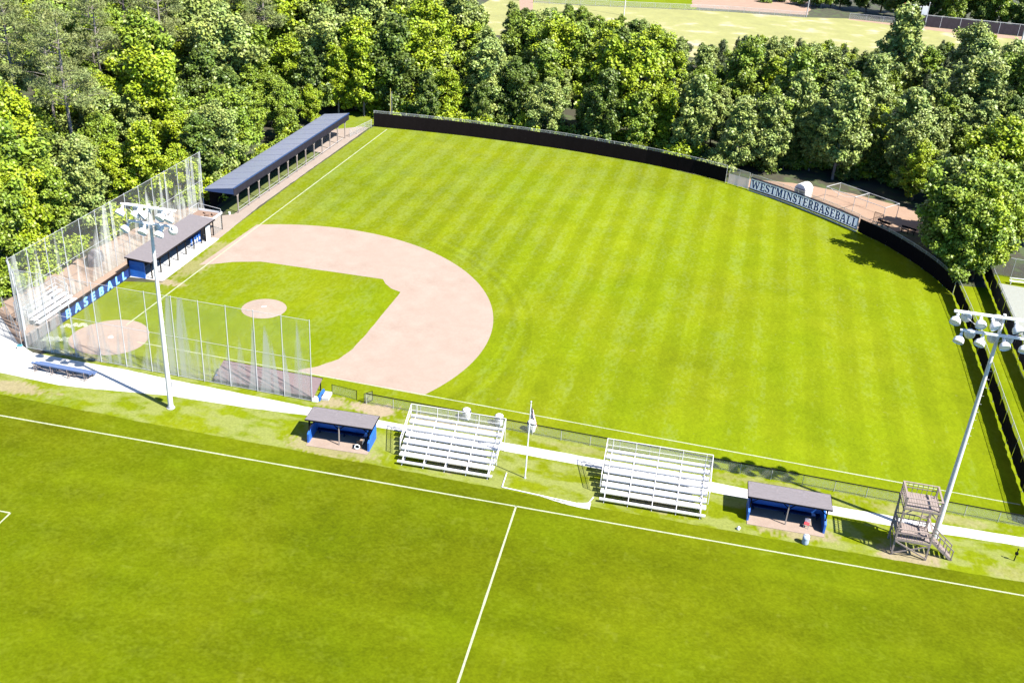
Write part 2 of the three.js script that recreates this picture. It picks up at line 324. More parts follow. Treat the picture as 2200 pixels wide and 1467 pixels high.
// ---------- fences ----------
function along(pts, spacing) {      // points at even spacing along a polyline
  const seg = [], out = []; let L = 0;
  for (let i = 0; i + 1 < pts.length; i++) { const l = Math.hypot(pts[i + 1][0] - pts[i][0], pts[i + 1][1] - pts[i][1]); seg.push([L, l]); L += l; }
  const n = Math.max(1, Math.round(L / spacing));
  for (let k = 0; k <= n; k++) {
    const s = L * k / n; let i = seg.findIndex(([a, l]) => s <= a + l + 1e-6); if (i < 0) i = seg.length - 1;
    const t = (s - seg[i][0]) / seg[i][1];
    out.push([pts[i][0] + (pts[i + 1][0] - pts[i][0]) * t, pts[i][1] + (pts[i + 1][1] - pts[i][1]) * t]);
  }
  return out;
}
function panel(a, b, y0, y1, wave = 0, off = 0, seed = 1) {      // upright sheet between two plan points; wave makes fabric sag and belly
  const nx = wave ? 10 : 1, ny = wave ? 4 : 1, pos = [], uv = [], idx = [], dx = b[0] - a[0], dz = b[1] - a[1], L = Math.hypot(dx, dz), px = -dz / L, pz = dx / L;
  for (let j = 0; j <= ny; j++) for (let i = 0; i <= nx; i++) {
    const t = i / nx, s = j / ny, lo = y0 + (wave ? wave * n2(seed * 3.7 + t * 4, 1.1) : 0), o = off + wave * 0.35 * (n1(seed * 5.3 + t * 3, s * 2.2) - 0.5);
    pos.push(a[0] + dx * t + px * o, lo + (y1 - lo) * s, a[1] + dz * t + pz * o); uv.push(t * L + seed * 1.3, lo + (y1 - lo) * s);
  }
  for (let j = 0; j < ny; j++) for (let i = 0; i < nx; i++) { const q = j * (nx + 1) + i; idx.push(q, q + 1, q + nx + 2, q, q + nx + 2, q + nx + 1); }
  const g = new THREE.BufferGeometry();
  g.setAttribute('position', new THREE.Float32BufferAttribute(pos, 3)); g.setAttribute('uv', new THREE.Float32BufferAttribute(uv, 2)); g.setIndex(idx); g.computeVertexNormals();
  return g;
}
function fence(name, label, pts, o) {
  const P = along(pts, o.spacing || 3.05), ox = P[0][0], oz = P[0][1], t = thing(name, label, 'fence', ox, 0, oz);
  const L = P.map(([x, z]) => [x - ox, z - oz]), H = o.height, pm = o.postMat || M.galv, r = o.r || 0.035;
  for (const [x, z] of L) mesh('post', tube(V(x, -0.02, z), V(x, H + 0.03, z), r, r, 7), pm, t);
  const rails = o.rails || [H];
  for (const y of rails) mesh(y === H ? 'top_rail' : 'mid_rail', L.slice(1).map(([x, z], i) => tube(V(L[i][0], y, L[i][1]), V(x, y, z), o.railR || r * 0.75, o.railR || r * 0.75, 6)), o.railMat || pm, t);
  L.slice(1).forEach((b, i) => {
    const a = L[i];
    if (o.link) mesh('mesh_panel', panel(a, b, o.link[0], o.link[1], 0, 0, i), o.linkMat || M.link, t, true);
    if (o.screen) mesh('windscreen_panel', panel(a, b, o.screen[0], o.screen[1], o.wave ?? 0.12, 0.05, i + 1), o.screenMat || M.screen, t, true);
  });
  return t;
}
fence('outfield_fence', 'long black screened fence curving along the back of left and centre field', [[-2.9, -91.6], [5.8, -92.7], [15, -93.4], [24, -93.5], [33, -93.3], [42, -92.3], [50.8, -91], [59.4, -88.6], [64.4, -86.4]], { height: 3.1, screen: [0.05, 2.65], link: [2.65, 3.1], wave: 0.06, r: 0.04 });
{
  const t = fence('gate_fence', 'short fence bay with pale pink fabric beside the blue lettered sign', [[64.9, -86.0], [68.4, -84.3]], { height: 3.0, spacing: 1.9, link: [1.9, 3.0], screen: [0.1, 1.9], wave: 0.1, screenMat: new THREE.MeshPhysicalMaterial({ color: lin(0.9, 0.68, 0.6), map: FINE, roughness: 0.95, transmission: 0.3, thickness: 0, side: THREE.DoubleSide }) });
}
const signArc = [[68.7, -84.1], [73.2, -81.4], [77.4, -78.3], [81.8, -74.7], [86.0, -70.8]];
fence('sign_fence', 'chain link fence carrying the long blue lettered sign', signArc, { height: 2.9, link: [0.05, 2.9], r: 0.035 });
fence('right_center_fence', 'black screened fence in tree shade right of the lettered sign', [[86.2, -70.6], [89.9, -66.7], [93, -62.1], [95.8, -56.8], [98.0, -50.6]], { height: 2.75, screen: [0.06, 2.3], link: [2.3, 2.75], wave: 0.1 });
fence('right_field_fence', 'black screened fence running straight down the right field side', [[98.1, -50.4], [98.5, -41], [98.65, -30], [98.6, -16], [98.6, -4], [98.5, 3.6]], { height: 2.75, screen: [0.1, 2.2], link: [2.2, 2.75], wave: 0.28 });
fence('court_side_fence', 'grey screened fence beside the pale court at the right edge', [[103.5, -60.5], [103.5, -30], [103.6, 4]], { height: 2.9, screen: [0.1, 2.3], link: [2.3, 2.9], wave: 0.3, screenMat: M.screenMauve });
fence('court_end_fence', 'open chain link fence across the far end of the pale court', [[103.7, -60.6], [125, -58.5]], { height: 3.0, spacing: 3.6, link: [0.05, 3.0], linkMat: M.linkDark });
fence('first_base_fence', 'low chain link fence with dark top rail between the two fields', [[32.5, 3.75], [98.3, 3.75]], { height: 1.25, spacing: 3.05, link: [0.05, 1.25], railMat: M.black, r: 0.032, railR: 0.055 });
fence('dugout_end_fence', 'short black pipe fence beside the sunken dugout steps', [[28.4, 3.1], [31.3, 3.4]], { height: 1.15, spacing: 2.9, link: [0.05, 1.1], railMat: M.black, postMat: M.black });
fence('left_line_fence', 'low chain link fence between the roofed batting shelter and the outfield corner', [[-4.4, -83.2], [-3.2, -91.2]], { height: 1.4, spacing: 2.7, link: [0.05, 1.4] });
fence('plaza_fence', 'chain link fence along the white plaza by the bleachers behind home', [[-15, -1.4], [-7.6, 5.2]], { height: 1.8, spacing: 2.6, link: [0.05, 1.8] });
{ // open gate leaf beside the low fence
  const t = thing('open_gate', 'small chain link gate leaf swung open at the low fence end', 'gate', 32.3, 0, 3.8, 0.9);
  mesh('gate_frame', [tube(V(0, 0.1, 0), V(0, 1.2, 0), 0.03), tube(V(1, 0.1, 0), V(1, 1.2, 0), 0.03), tube(V(0, 1.2, 0), V(1, 1.2, 0), 0.03), tube(V(0, 0.1, 0), V(1, 0.1, 0), 0.03), tube(V(0, 0.1, 0), V(1, 1.2, 0), 0.02)], M.black, t);
  mesh('mesh_panel', panel([0, 0], [1, 0], 0.1, 1.2), M.link, t, true);
}
// ---------- tall backstop netting ----------
function netRun(name, label, pts, H, spacing, rails) {
  const P = along(pts, spacing), t = thing(name, label, 'net', P[0][0], 0, P[0][1]), L = P.map(([x, z]) => [x - P[0][0], z - P[0][1]]);
  for (const [x, z] of L) mesh('pole', tube(V(x, -0.02, z), V(x, H + 0.1, z), 0.055, 0.045, 8), M.galv, t);
  for (const y of rails) mesh('rail', L.slice(1).map(([x, z], i) => tube(V(L[i][0], y, L[i][1]), V(x, y, z), 0.024, 0.024, 6)), M.galv, t);
  let s = 0;
  L.slice(1).forEach((b, i) => { const g = panel(L[i], b, 0.05, H), uv = g.attributes.uv, w = Math.hypot(b[0] - L[i][0], b[1] - L[i][1]); for (let k = 0; k < uv.count; k++) uv.setX(k, uv.getX(k) - i * 1.3 + s); s += w; mesh('netting', g, M.net, t, true); });
  return t;
}
netRun('first_base_net', 'tall pole and netting screen along the first base side behind home', [[-6.85, 5.35], [27.05, 5.25]], 9.5, 3.1, [9.5, 4.85, 0.1]);
netRun('third_base_net', 'tall netting screen behind the third base dugout and wall', [[-10.1, 2.2], [-10.25, -40]], 8.9, 3.3, [8.9, 4.6]);
netRun('corner_net', 'short diagonal corner of the tall netting behind home plate', [[-10.05, 2.25], [-6.95, 5.3]], 9.1, 2.1, [9.1, 4.7]);
{
  const m = mesh('curved_pole', bend([V(-10.4, 8.6, 1.9), V(-10.2, 7.2, 1.85), V(-9.9, 4.5, 1.8), V(-9.8, 2, 1.75), V(-9.8, 0, 1.75)], 0.11, 24, 8), M.white, scene);
  tag(m, 'curved white pole leaning at the corner of the backstop netting', 'pole');
}
// ---------- walls and lettered panels ----------
function letterTex(w, h, draw) { const c = document.createElement('canvas'); c.width = w; c.height = h; const x = c.getContext('2d'); draw(x, w, h); const t = new THREE.CanvasTexture(c); t.colorSpace = THREE.SRGBColorSpace; t.anisotropy = 8; return t; }
const spread = (x, word, w, h, m, size, font, fill, stroke, lw) => {       // letters set evenly across a panel
  x.font = font.replace('#', size); x.textAlign = 'center'; x.textBaseline = 'middle'; x.lineJoin = 'round';
  const ws = [...word].map((l) => x.measureText(l).width), T = ws.reduce((a, b) => a + b, 0), k = (w - 2 * m) / T; let at = m;
  for (let i = 0; i < word.length; i++) { const cx = at + ws[i] * k / 2; at += ws[i] * k; for (const pass of [0, 1]) { x.save(); x.translate(cx, h * 0.53); x.scale(Math.min(k, 1.12) * 0.96, 1); if (pass === 0 && lw) { x.lineWidth = lw; x.strokeStyle = stroke; x.strokeText(word[i], 0, 0); } if (pass === 1) { x.fillStyle = fill; x.fillText(word[i], 0, 0); x.lineWidth = size * 0.035; x.strokeStyle = fill; x.strokeText(word[i], 0, 0); } x.restore(); } }
};
{
  const tex = letterTex(2048, 208, (x, w, h) => {
    x.fillStyle = '#d4d9ea'; x.fillRect(0, 0, w, h);
    const r = rnd(4); for (let i = 0; i < 900; i++) { x.fillStyle = `rgba(${120 + r() * 100},${140 + r() * 90},200,0.05)`; x.fillRect(r() * w, r() * h, 30 * r(), 8 * r()); }
    x.fillStyle = '#1c2036'; x.fillRect(0, 0, w, 17); x.fillRect(0, h - 15, w, 15); x.fillRect(0, 0, 9, h); x.fillRect(w - 9, 0, 9, h);
    spread(x, 'WESTMINSTERBASEBALL', w, h, 16, 196, 'bold #px serif', '#1c3568', '#ffffff', 28);
  });
  const S = along(signArc, 1.35), L = [], t = thing('outfield_sign', 'long pale blue sign with navy serif letters on the outfield fence', 'sign', S[0][0], 0, S[0][1]);
  for (const [x, z] of S) L.push([x - S[0][0], z - S[0][1]]);
  const gs = L.slice(1).map((b, i) => { const a = L[i], g = panel(a, b, 0.28, 2.3, 0, 0.07), n = L.length - 1; g.setAttribute('uv', new THREE.Float32BufferAttribute([i / n, 0, (i + 1) / n, 0, i / n, 1, (i + 1) / n, 1], 2)); return g; });
  mesh('lettered_face', gs, new THREE.MeshPhysicalMaterial({ map: tex, roughness: 0.9, transmission: 0.3, thickness: 0, side: THREE.DoubleSide }), t, true);
  for (const y of [0.24, 2.34]) mesh('frame_rail', L.slice(1).map((b, i) => beam(V(L[i][0], y, L[i][1]), V(b[0], y, b[1]), 0.05, 0.08)), M.navy, t);
  const k = mesh('concrete_kerb', L.slice(1).map((b, i) => beam(V(L[i][0] - 0.1, 0.06, L[i][1] + 0.18), V(b[0] - 0.1, 0.06, b[1] + 0.18), 0.2, 0.13)), M.concrete, t);
}
{
  const t = thing('padded_wall', 'low blue wall with BASEBALL in big pale letters facing home', 'wall', -7.15, 0, -1.0);
  const tex = letterTex(1024, 90, (x, w, h) => {
    x.fillStyle = '#0c2354'; x.fillRect(0, 0, w, h); x.fillStyle = '#08152f'; x.fillRect(0, 0, w, 10);
    spread(x, 'BASEBALL', w, h, 20, 118, 'bold #px sans-serif', '#6fa0cc', '#3a74b4', 8);
  });
  mesh('wall_core', box(0.3, 1.3, 14.2, 0, 0.65, -7.1), M.navy, t);
  const g = new THREE.PlaneGeometry(13.6, 1.14).rotateY(Math.PI / 2).translate(0.157, 0.65, -7.1);
  mesh('lettered_face', g, new THREE.MeshStandardMaterial({ map: tex, roughness: 0.6 }), t, true);
  mesh('cap_board', box(0.42, 0.06, 14.2, 0, 1.335, -7.1), M.dark, t);
  const b = thing('backstop_wall', 'low grey brown block wall behind home joining the blue wall', 'wall', -7.15, 0, 5.2);
  mesh('wall_core', box(0.28, 1.15, 6.1, 0, 0.575, -3.1), M.block, b);
  mesh('cap_board', box(0.36, 0.08, 6.1, 0, 1.195, -3.1), M.postWood, b);
  for (let i = 0; i < 4; i++) mesh('post', box(0.1, 1.3, 0.1, 0.19, 0.65, -0.2 - i * 1.95), M.dark, b);
}
// ---------- bleachers ----------
function bleacher(name, label, x, z, turn, o) {
  const t = thing(name, label, 'bleacher', x, 0, z, turn, o.group), { rows, len, rise, depth } = o, h0 = 0.43, H = (i) => h0 + rise * i, Z = (i) => -depth * i, seat = o.seat || M.alu;
  for (let i = 0; i < rows; i++) mesh('seat_plank', [box(len, 0.045, 0.27, len / 2, H(i), Z(i)), box(len, 0.1, 0.02, len / 2, H(i) - 0.05, Z(i) + 0.125)], seat, t);
  for (let i = o.openRows ?? 2; i < rows; i++) {
    mesh('foot_plank', box(len, 0.04, depth - 0.33, len / 2, H(i - 1) - 0.02, Z(i - 0.5) + 0.0), seat, t);
    mesh('riser_board', box(len, rise - 0.14, 0.02, len / 2, H(i - 1) + rise / 2 - 0.02, Z(i) + 0.02), seat, t);
  }
  const nf = o.frames || 5, top = rows - 1;
  for (let k = 0; k < nf; k++) {
    const fx = 0.45 + (len - 0.9) * k / (nf - 1), g = [beam(V(fx, 0.05, 0.12), V(fx, 0.05, Z(top) - 0.3), 0.06, 0.06), beam(V(fx, H(0) - 0.07, 0.1), V(fx, H(top) - 0.07, Z(top) - 0.1), 0.06, 0.09)];
    for (let i = 0; i < rows; i += (i < 2 ? 1 : 2)) g.push(tube(V(fx, 0, Z(i)), V(fx, H(i) - 0.03, Z(i)), 0.035, 0.035, 6));
    g.push(tube(V(fx, 0.08, Z(0)), V(fx, H(Math.min(3, top)) * 0.8, Z(Math.min(3, top))), 0.025, 0.025, 6), tube(V(fx, 0.02, Z(top) - 0.3), V(fx, H(top) + (o.guard ? 1.05 : 0.1), Z(top) - 0.3), 0.035, 0.035, 6));
    mesh('support_frame', g, o.frameMat || M.alu, t);
  }
  mesh('cross_brace', [tube(V(0.5, 0.15, Z(top) - 0.25), V(len / 2, H(top) - 0.1, Z(top) - 0.25), 0.025, 0.025, 6), tube(V(len / 2, 0.15, Z(top) - 0.25), V(len - 0.5, H(top) - 0.1, Z(top) - 0.25), 0.025, 0.025, 6), tube(V(len / 2, 0.15, Z(top) - 0.28), V(0.5, H(top) - 0.1, Z(top) - 0.28), 0.025, 0.025, 6)], o.frameMat || M.alu, t);
  if (o.guard) {
    const ty = H(top) + 1.05, zb = Z(top) - 0.3, lo = Math.min(2, top);
    mesh('guard_rail', [tube(V(-0.12, ty, zb), V(len + 0.12, ty, zb), 0.035), tube(V(-0.12, H(top) + 0.35, zb), V(len + 0.12, H(top) + 0.35, zb), 0.025)], M.alu, t);
    mesh('mesh_panel', panel([-0.12, zb], [len + 0.12, zb], H(top) + 0.05, ty), M.link, t, true);
    for (const sx of [-0.12, len + 0.12]) {
      const a = V(sx, ty, zb), b = V(sx, H(lo) + 1.05, Z(lo) + 0.1);
      mesh('side_rail', [tube(a, b, 0.035), tube(b, V(sx, H(lo) - 0.25, Z(lo) + 0.1), 0.035), tube(a, V(sx, 0.05, zb), 0.035), tube(V(sx, H(top) + 0.4, zb), V(sx, H(lo) + 0.4, Z(lo) + 0.1), 0.025)], M.alu, t);
      const g = new THREE.BufferGeometry(), z1 = Z(lo) + 0.1;
      g.setAttribute('position', new THREE.Float32BufferAttribute([sx, H(top), zb, sx, H(lo), z1, sx, b.y, z1, sx, ty, zb], 3)); g.setAttribute('uv', new THREE.Float32BufferAttribute([0, 0, 3, -2, 3, -1, 0, 1], 2)); g.setIndex([0, 1, 2, 0, 2, 3]); g.computeVertexNormals();
      mesh('mesh_panel', g, M.link, t, true);
    }
  }
  return t;
}
const BL = { rows: 8, len: 9.3, rise: 0.33, depth: 0.68, guard: true, group: 'large aluminium bleachers between the fields' };
bleacher('bleacher', 'large aluminium bleacher beside the flagpole, next to the left blue shelter', 39.3, 13.1, 0.05, BL);
bleacher('bleacher', 'large aluminium bleacher beside the right blue shelter, with netted goal at its corner', 58.9, 12.75, 0.05, { ...BL, len: 9.75 });
bleacher('low_bleacher', 'low bleacher with blue grey planks on the white plaza', 3.7, 8.1, Math.PI - 0.0, { rows: 3, len: 6.9, rise: 0.28, depth: 0.62, seat: M.blueSeat, openRows: 1, frames: 4, guard: false, frameMat: M.greyWood });
bleacher('small_bleacher', 'grey bleacher behind the netting left of the BASEBALL wall', -8.8, 0.6, Math.PI / 2, { rows: 5, len: 7.2, rise: 0.3, depth: 0.62, openRows: 1, frames: 4, guard: true });
// ---------- soccer team shelters ----------
function shelter(label, x, z, turn, w, items) {
  const d = 2.5, t = thing('team_shelter', label, 'shelter', x, 0, z, turn, 'blue team shelters by the touchline');
  mesh('floor_slab', box(w - 0.1, 0.06, d + 0.5, w / 2, 0.02, -d / 2 + 0.25), dirtMat, t);
  mesh('back_wall', box(w - 0.3, 1.98, 0.12, w / 2, 1.01, -d + 0.1), M.blue, t);
  for (const s of [0.1, w - 0.1]) {
    const sh = new THREE.Shape([new THREE.Vector2(0, 0.02), new THREE.Vector2(d - 0.05, 0.02), new THREE.Vector2(d - 0.05, 1.0), new THREE.Vector2(d - 0.6, 1.25), new THREE.Vector2(0.6, 1.3), new THREE.Vector2(0.15, 1.95), new THREE.Vector2(0, 1.95)]);
    mesh('side_wall', new THREE.ExtrudeGeometry(sh, { depth: 0.16, bevelEnabled: true, bevelSize: 0.015, bevelThickness: 0.015, bevelSegments: 1 }).rotateY(-Math.PI / 2).translate(s + 0.08, 0, -d + 0.02), M.blue, t);
  }
  mesh('bench', [box(w - 0.8, 0.06, 0.4, w / 2, 0.48, -d + 0.45), box(w - 0.8, 0.06, 0.06, w / 2, 0.44, -d + 0.62), ...[0.6, w / 2, w - 0.6].map((q) => box(0.08, 0.45, 0.35, q, 0.24, -d + 0.45))], M.navy, t);
  for (const q of [0.12, w / 2, w - 0.12]) mesh('post', box(0.1, 2.36, 0.1, q, 1.18, q === w / 2 ? -0.38 : -0.42), q === w / 2 ? M.postWood : M.black, t);
  for (const q of [0.12, w - 0.12]) mesh('post', box(0.1, 2.36, 0.1, q, 1.18, -d + 0.22), M.black, t);
  for (const q of [0.12, w - 0.12]) mesh('brace', [beam(V(q, 1.8, -0.42), V(q + (q < 1 ? 0.65 : -0.65), 2.34, -0.42), 0.06, 0.08), beam(V(q, 1.8, -0.42), V(q, 2.36, -1.02), 0.06, 0.08)], M.black, t);
  mesh('brace', [beam(V(w / 2, 1.85, -0.38), V(w / 2 - 0.55, 2.34, -0.38), 0.06, 0.08), beam(V(w / 2, 1.85, -0.38), V(w / 2 + 0.55, 2.34, -0.38), 0.06, 0.08)], M.black, t);
  const zc = -1.5, rd = 2.5, a = -0.02;
  mesh('roof', box(w + 0.45, 0.06, rd, w / 2, 2.5, zc, 0, a), M.roofGrey, t);
  mesh('fascia', [box(w + 0.45, 0.13, 0.05, w / 2, 2.47, zc + rd / 2 + 0.03), box(w + 0.45, 0.13, 0.05, w / 2, 2.43, zc - rd / 2 - 0.03), box(0.05, 0.13, rd, -0.25, 2.44, zc), box(0.05, 0.13, rd, w + 0.25, 2.44, zc)], M.black, t);
  mesh('header_beam', box(w, 0.14, 0.1, w / 2, 2.36, -0.43), M.black, t);
  mesh('rafter', [0.5, w * 0.3, w * 0.5, w * 0.7, w - 0.5].map((q) => box(0.06, 0.12, rd - 0.2, q, 2.4, zc)), M.black, t);
  return t;
}
shelter('open fronted blue shelter with grey roof left of the bleachers', 29.75, 12.55, 0.075, 6.3);
shelter('open fronted blue shelter with grey roof nearest the wooden tower', 72.35, 11.2, 0.04, 7.0);
{
  const t = thing('ball_cart', 'small dark cart with a pale wheel in the left blue shelter', 'cart', 34.9, 0.06, 11.75, 0.3);
  mesh('bin', box(0.55, 0.4, 0.5, 0, 0.45, 0), M.dark, t);
  mesh('wheel', new THREE.TorusGeometry(0.24, 0.055, 8, 20).translate(-0.2, 0.3, 0.3), M.white, t);
  mesh('handle', [tube(V(0.25, 0.5, -0.2), V(0.45, 0.95, -0.2), 0.02), tube(V(0.25, 0.5, 0.2), V(0.45, 0.95, 0.2), 0.02), tube(V(0.45, 0.95, -0.2), V(0.45, 0.95, 0.2), 0.02)], M.galv, t);
  mesh('leg', [box(0.05, 0.3, 0.05, 0.2, 0.13, 0.15), box(0.05, 0.3, 0.05, 0.2, 0.13, -0.15)], M.dark, t);
  const c = thing('chair_stack', 'small red and white folding seat inside the right blue shelter', 'chair', 77.7, 0.06, 10.5, -0.2);
  mesh('seat', box(0.45, 0.06, 0.4, 0, 0.42, 0), M.red, c); mesh('backrest', box(0.45, 0.35, 0.05, 0, 0.68, -0.2), M.white, c);
  for (const [lx, lz] of [[-0.2, 0.17], [0.2, 0.17], [-0.2, -0.17], [0.2, -0.17]]) mesh('leg', box(0.04, 0.4, 0.04, lx, 0.2, lz), M.galv, c);
}
// ---------- cans, barrel, small things ----------
function can(label, x, z) {
  const t = thing('trash_can', label, 'trash can', x, 0, z, x, 'white trash cans by the low fence');
  mesh('barrel', new THREE.LatheGeometry([[0.001, 0], [0.38, 0], [0.41, 0.05], [0.44, 0.45], [0.45, 0.78], [0.47, 0.8], [0.47, 0.84], [0.42, 0.85]].map(([a, b]) => new THREE.Vector2(a, b)), 24), M.white, t);
  mesh('lid', new THREE.LatheGeometry([[0.47, 0.84], [0.46, 0.95], [0.42, 1.12], [0.3, 1.22], [0.12, 1.27], [0.001, 1.28]].map(([a, b]) => new THREE.Vector2(a, b)), 24), M.white, t);
  for (let k = 0; k < 4; k++) { const a = k * Math.PI / 2 + 0.5; mesh('opening', box(0.26, 0.17, 0.03, 0, 0, 0.446).rotateX(-0.12).rotateY(a).translate(0, 0.98, 0), M.navy, t); }
  return t;
}
can('white domed trash can behind the left bleacher rail, left of the pair', 43.26, 3.05);
can('white domed trash can behind the right end of the left bleacher', 46.74, 3.05);
can('white domed trash can right behind the flagpole', 50.19, 3.05);
{
  const t = thing('plastic_barrel', 'pale blue white barrel standing on bare soil before the right shelter', 'barrel', 77.6, 0, 12.85);
  mesh('body', new THREE.LatheGeometry([[0.001, 0], [0.27, 0], [0.3, 0.06], [0.315, 0.3], [0.3, 0.32], [0.3, 0.58], [0.315, 0.6], [0.29, 0.86], [0.001, 0.88]].map(([a, b]) => new THREE.Vector2(a, b)), 22), std(0.25, 0.29, 0.36, 0.5, { map: FINE }), t);
  mesh('cap', tube(V(0.12, 0.875, 0), V(0.12, 0.95, 0), 0.05), M.white, t);
  mesh('handle', new THREE.TorusGeometry(0.12, 0.02, 6, 12, Math.PI).translate(-0.1, 0.88, 0), M.white, t);
  const b = thing('water_jug', 'small white jug on the grass between bleacher and right shelter', 'jug', 71.7, 0.0, 12.75);
  mesh('body', new THREE.LatheGeometry([[0.001, 0], [0.14, 0], [0.16, 0.05], [0.16, 0.22], [0.07, 0.3], [0.05, 0.36], [0.001, 0.37]].map(([a, c]) => new THREE.Vector2(a, c)), 14), M.white, b);
  mesh('handle', new THREE.TorusGeometry(0.07, 0.018, 6, 10).translate(0.12, 0.24, 0), M.white, b);
  const u = thing('hose_post', 'short black post with a box on it in the grass at the right edge', 'post', 95.8, 0, 9.35);
  mesh('post', tube(V(0, 0, 0), V(0.03, 1.25, 0), 0.05, 0.045), M.black, u);
  mesh('box', box(0.24, 0.22, 0.18, 0.02, 0.82, 0), M.black, u);
  mesh('knob', new THREE.SphereGeometry(0.075, 10, 8).translate(0.03, 1.28, 0), M.black, u);
  const c = thing('cooler', 'small teal and white cooler at the backstop corner', 'cooler', -7.4, 0.033, 5.75, 0.4);
  mesh('body', box(0.55, 0.35, 0.35, 0, 0.175, 0), M.white, c); mesh('lid', box(0.57, 0.08, 0.37, 0, 0.39, 0), M.teal, c); mesh('handle', box(0.3, 0.04, 0.03, 0, 0.45, 0.1), M.dark, c);
}
// ---------- flagpole and flag ----------
{
  const H = 8.4, t = thing('flagpole', 'thin white flagpole in the grass between the two bleachers', 'flagpole', 51.5, 0, 11.3);
  mesh('pole', tube(V(0, 0, 0), V(0, H, 0), 0.065, 0.04, 10), M.white, t);
  mesh('finial', new THREE.SphereGeometry(0.09, 12, 8).translate(0, H + 0.08, 0), M.galv, t);
  mesh('base_collar', tube(V(0, 0, 0), V(0, 0.12, 0), 0.13, 0.1, 12), M.galv, t);
  mesh('halyard', [tube(V(0.08, 0.9, 0), V(0.07, H - 0.1, 0), 0.008, 0.008, 4)], M.white, t);
  const tex = letterTex(512, 270, (x, w, h) => {
    for (let i = 0; i < 13; i++) { x.fillStyle = i % 2 ? '#dddbd9' : '#93263a'; x.fillRect(0, i * h / 13, w, h / 13 + 1); }
    x.fillStyle = '#10152f'; x.fillRect(0, 0, w * 0.4, h * 7 / 13); x.fillStyle = '#fff';
    for (let r = 0; r < 9; r++) for (let k = 0; k < (r % 2 ? 5 : 6); k++) { x.beginPath(); x.arc((r % 2 ? 34 : 17) + k * 34, 9 + r * 16, 4, 0, 7); x.fill(); }
  });
  const nx = 40, ny = 24, pos = [], uv = [], idx = [];          // limp flag: the fly falls and gathers in folds
  for (let j = 0; j <= ny; j++) for (let i = 0; i <= nx; i++) {
    const u = i / nx, v = j / ny, fold = Math.sin(u * 15 + v * 1.2) * 0.11 * u, out = 0.06 + 0.98 * Math.sin(u * 1.25) * (0.3 + 0.7 * (1 - v)) * 0.9 + fold * 0.5;
    pos.push(out, H - 0.35 - (1 - v) * 1.35 - u * u * 1.2 - u * 0.18, Math.cos(u * 14 + v * 2) * 0.14 * u); uv.push(u, v);
  }
  for (let j = 0; j < ny; j++) for (let i = 0; i < nx; i++) { const q = j * (nx + 1) + i; idx.push(q, q + 1, q + nx + 2, q, q + nx + 2, q + nx + 1); }
  const g = new THREE.BufferGeometry(); g.setAttribute('position', new THREE.Float32BufferAttribute(pos, 3)); g.setAttribute('uv', new THREE.Float32BufferAttribute(uv, 2)); g.setIndex(idx); g.computeVertexNormals();
  const f = mesh('flag', g, new THREE.MeshStandardMaterial({ map: tex, roughness: 0.85, side: THREE.DoubleSide }), scene, true);
  f.position.set(51.5, 0, 11.3); tag(f, 'limp striped red, white and blue flag hanging on the flagpole', 'flag');
}
// ---------- goal frame lying on the grass ----------
{
  const t = thing('tipped_goal', 'white goal frame lying on the grass with its net heaped at one end', 'goal', 49.8, 0, 13.5);
  const A = V(0, 0.06, 0), B = V(8.1, 0.06, 0.25);
  mesh('crossbar', tube(A, B, 0.055, 0.055, 10), M.white, t);
  mesh('post', tube(A, V(-0.15, 0.06, -2.35), 0.055, 0.055, 10), M.white, t);
  mesh('post', tube(B, V(8.5, 0.06, -1.2), 0.055, 0.055, 10), M.white, t);
  const r = rnd(55), pos = [], idx = [], uv = [], nx = 26, ny = 8;
  for (let j = 0; j <= ny; j++) for (let i = 0; i <= nx; i++) { const u = i / nx, v = j / ny, w = 0.1 + 1.0 * Math.pow(u, 2.2); pos.push(3.6 + 4.9 * u, 0.03 + 0.3 * u * u * Math.sin(v * Math.PI) * (0.5 + 0.5 * r()) + 0.09 * r() * u, 0.08 + (v - 0.35) * w - 0.35 * u + 0.55 * Math.sin(u * 2.6)); uv.push(u * 5, v * 1.2); }
  for (let j = 0; j < ny; j++) for (let i = 0; i < nx; i++) { const q = j * (nx + 1) + i; idx.push(q, q + 1, q + nx + 2, q, q + nx + 2, q + nx + 1); }
  const g = new THREE.BufferGeometry(); g.setAttribute('position', new THREE.Float32BufferAttribute(pos, 3)); g.setAttribute('uv', new THREE.Float32BufferAttribute(uv, 2)); g.setIndex(idx); g.computeVertexNormals();
  const na = greyTex(32, 32, (i, j) => (i % 8 < 3 || j % 8 < 3 ? 1 : 0.08)); na.repeat.set(3, 3);
  mesh('net', g, std(0.4, 0.4, 0.38, 0.9, { alphaMap: na, transparent: true, side: THREE.DoubleSide }), t, true);
}
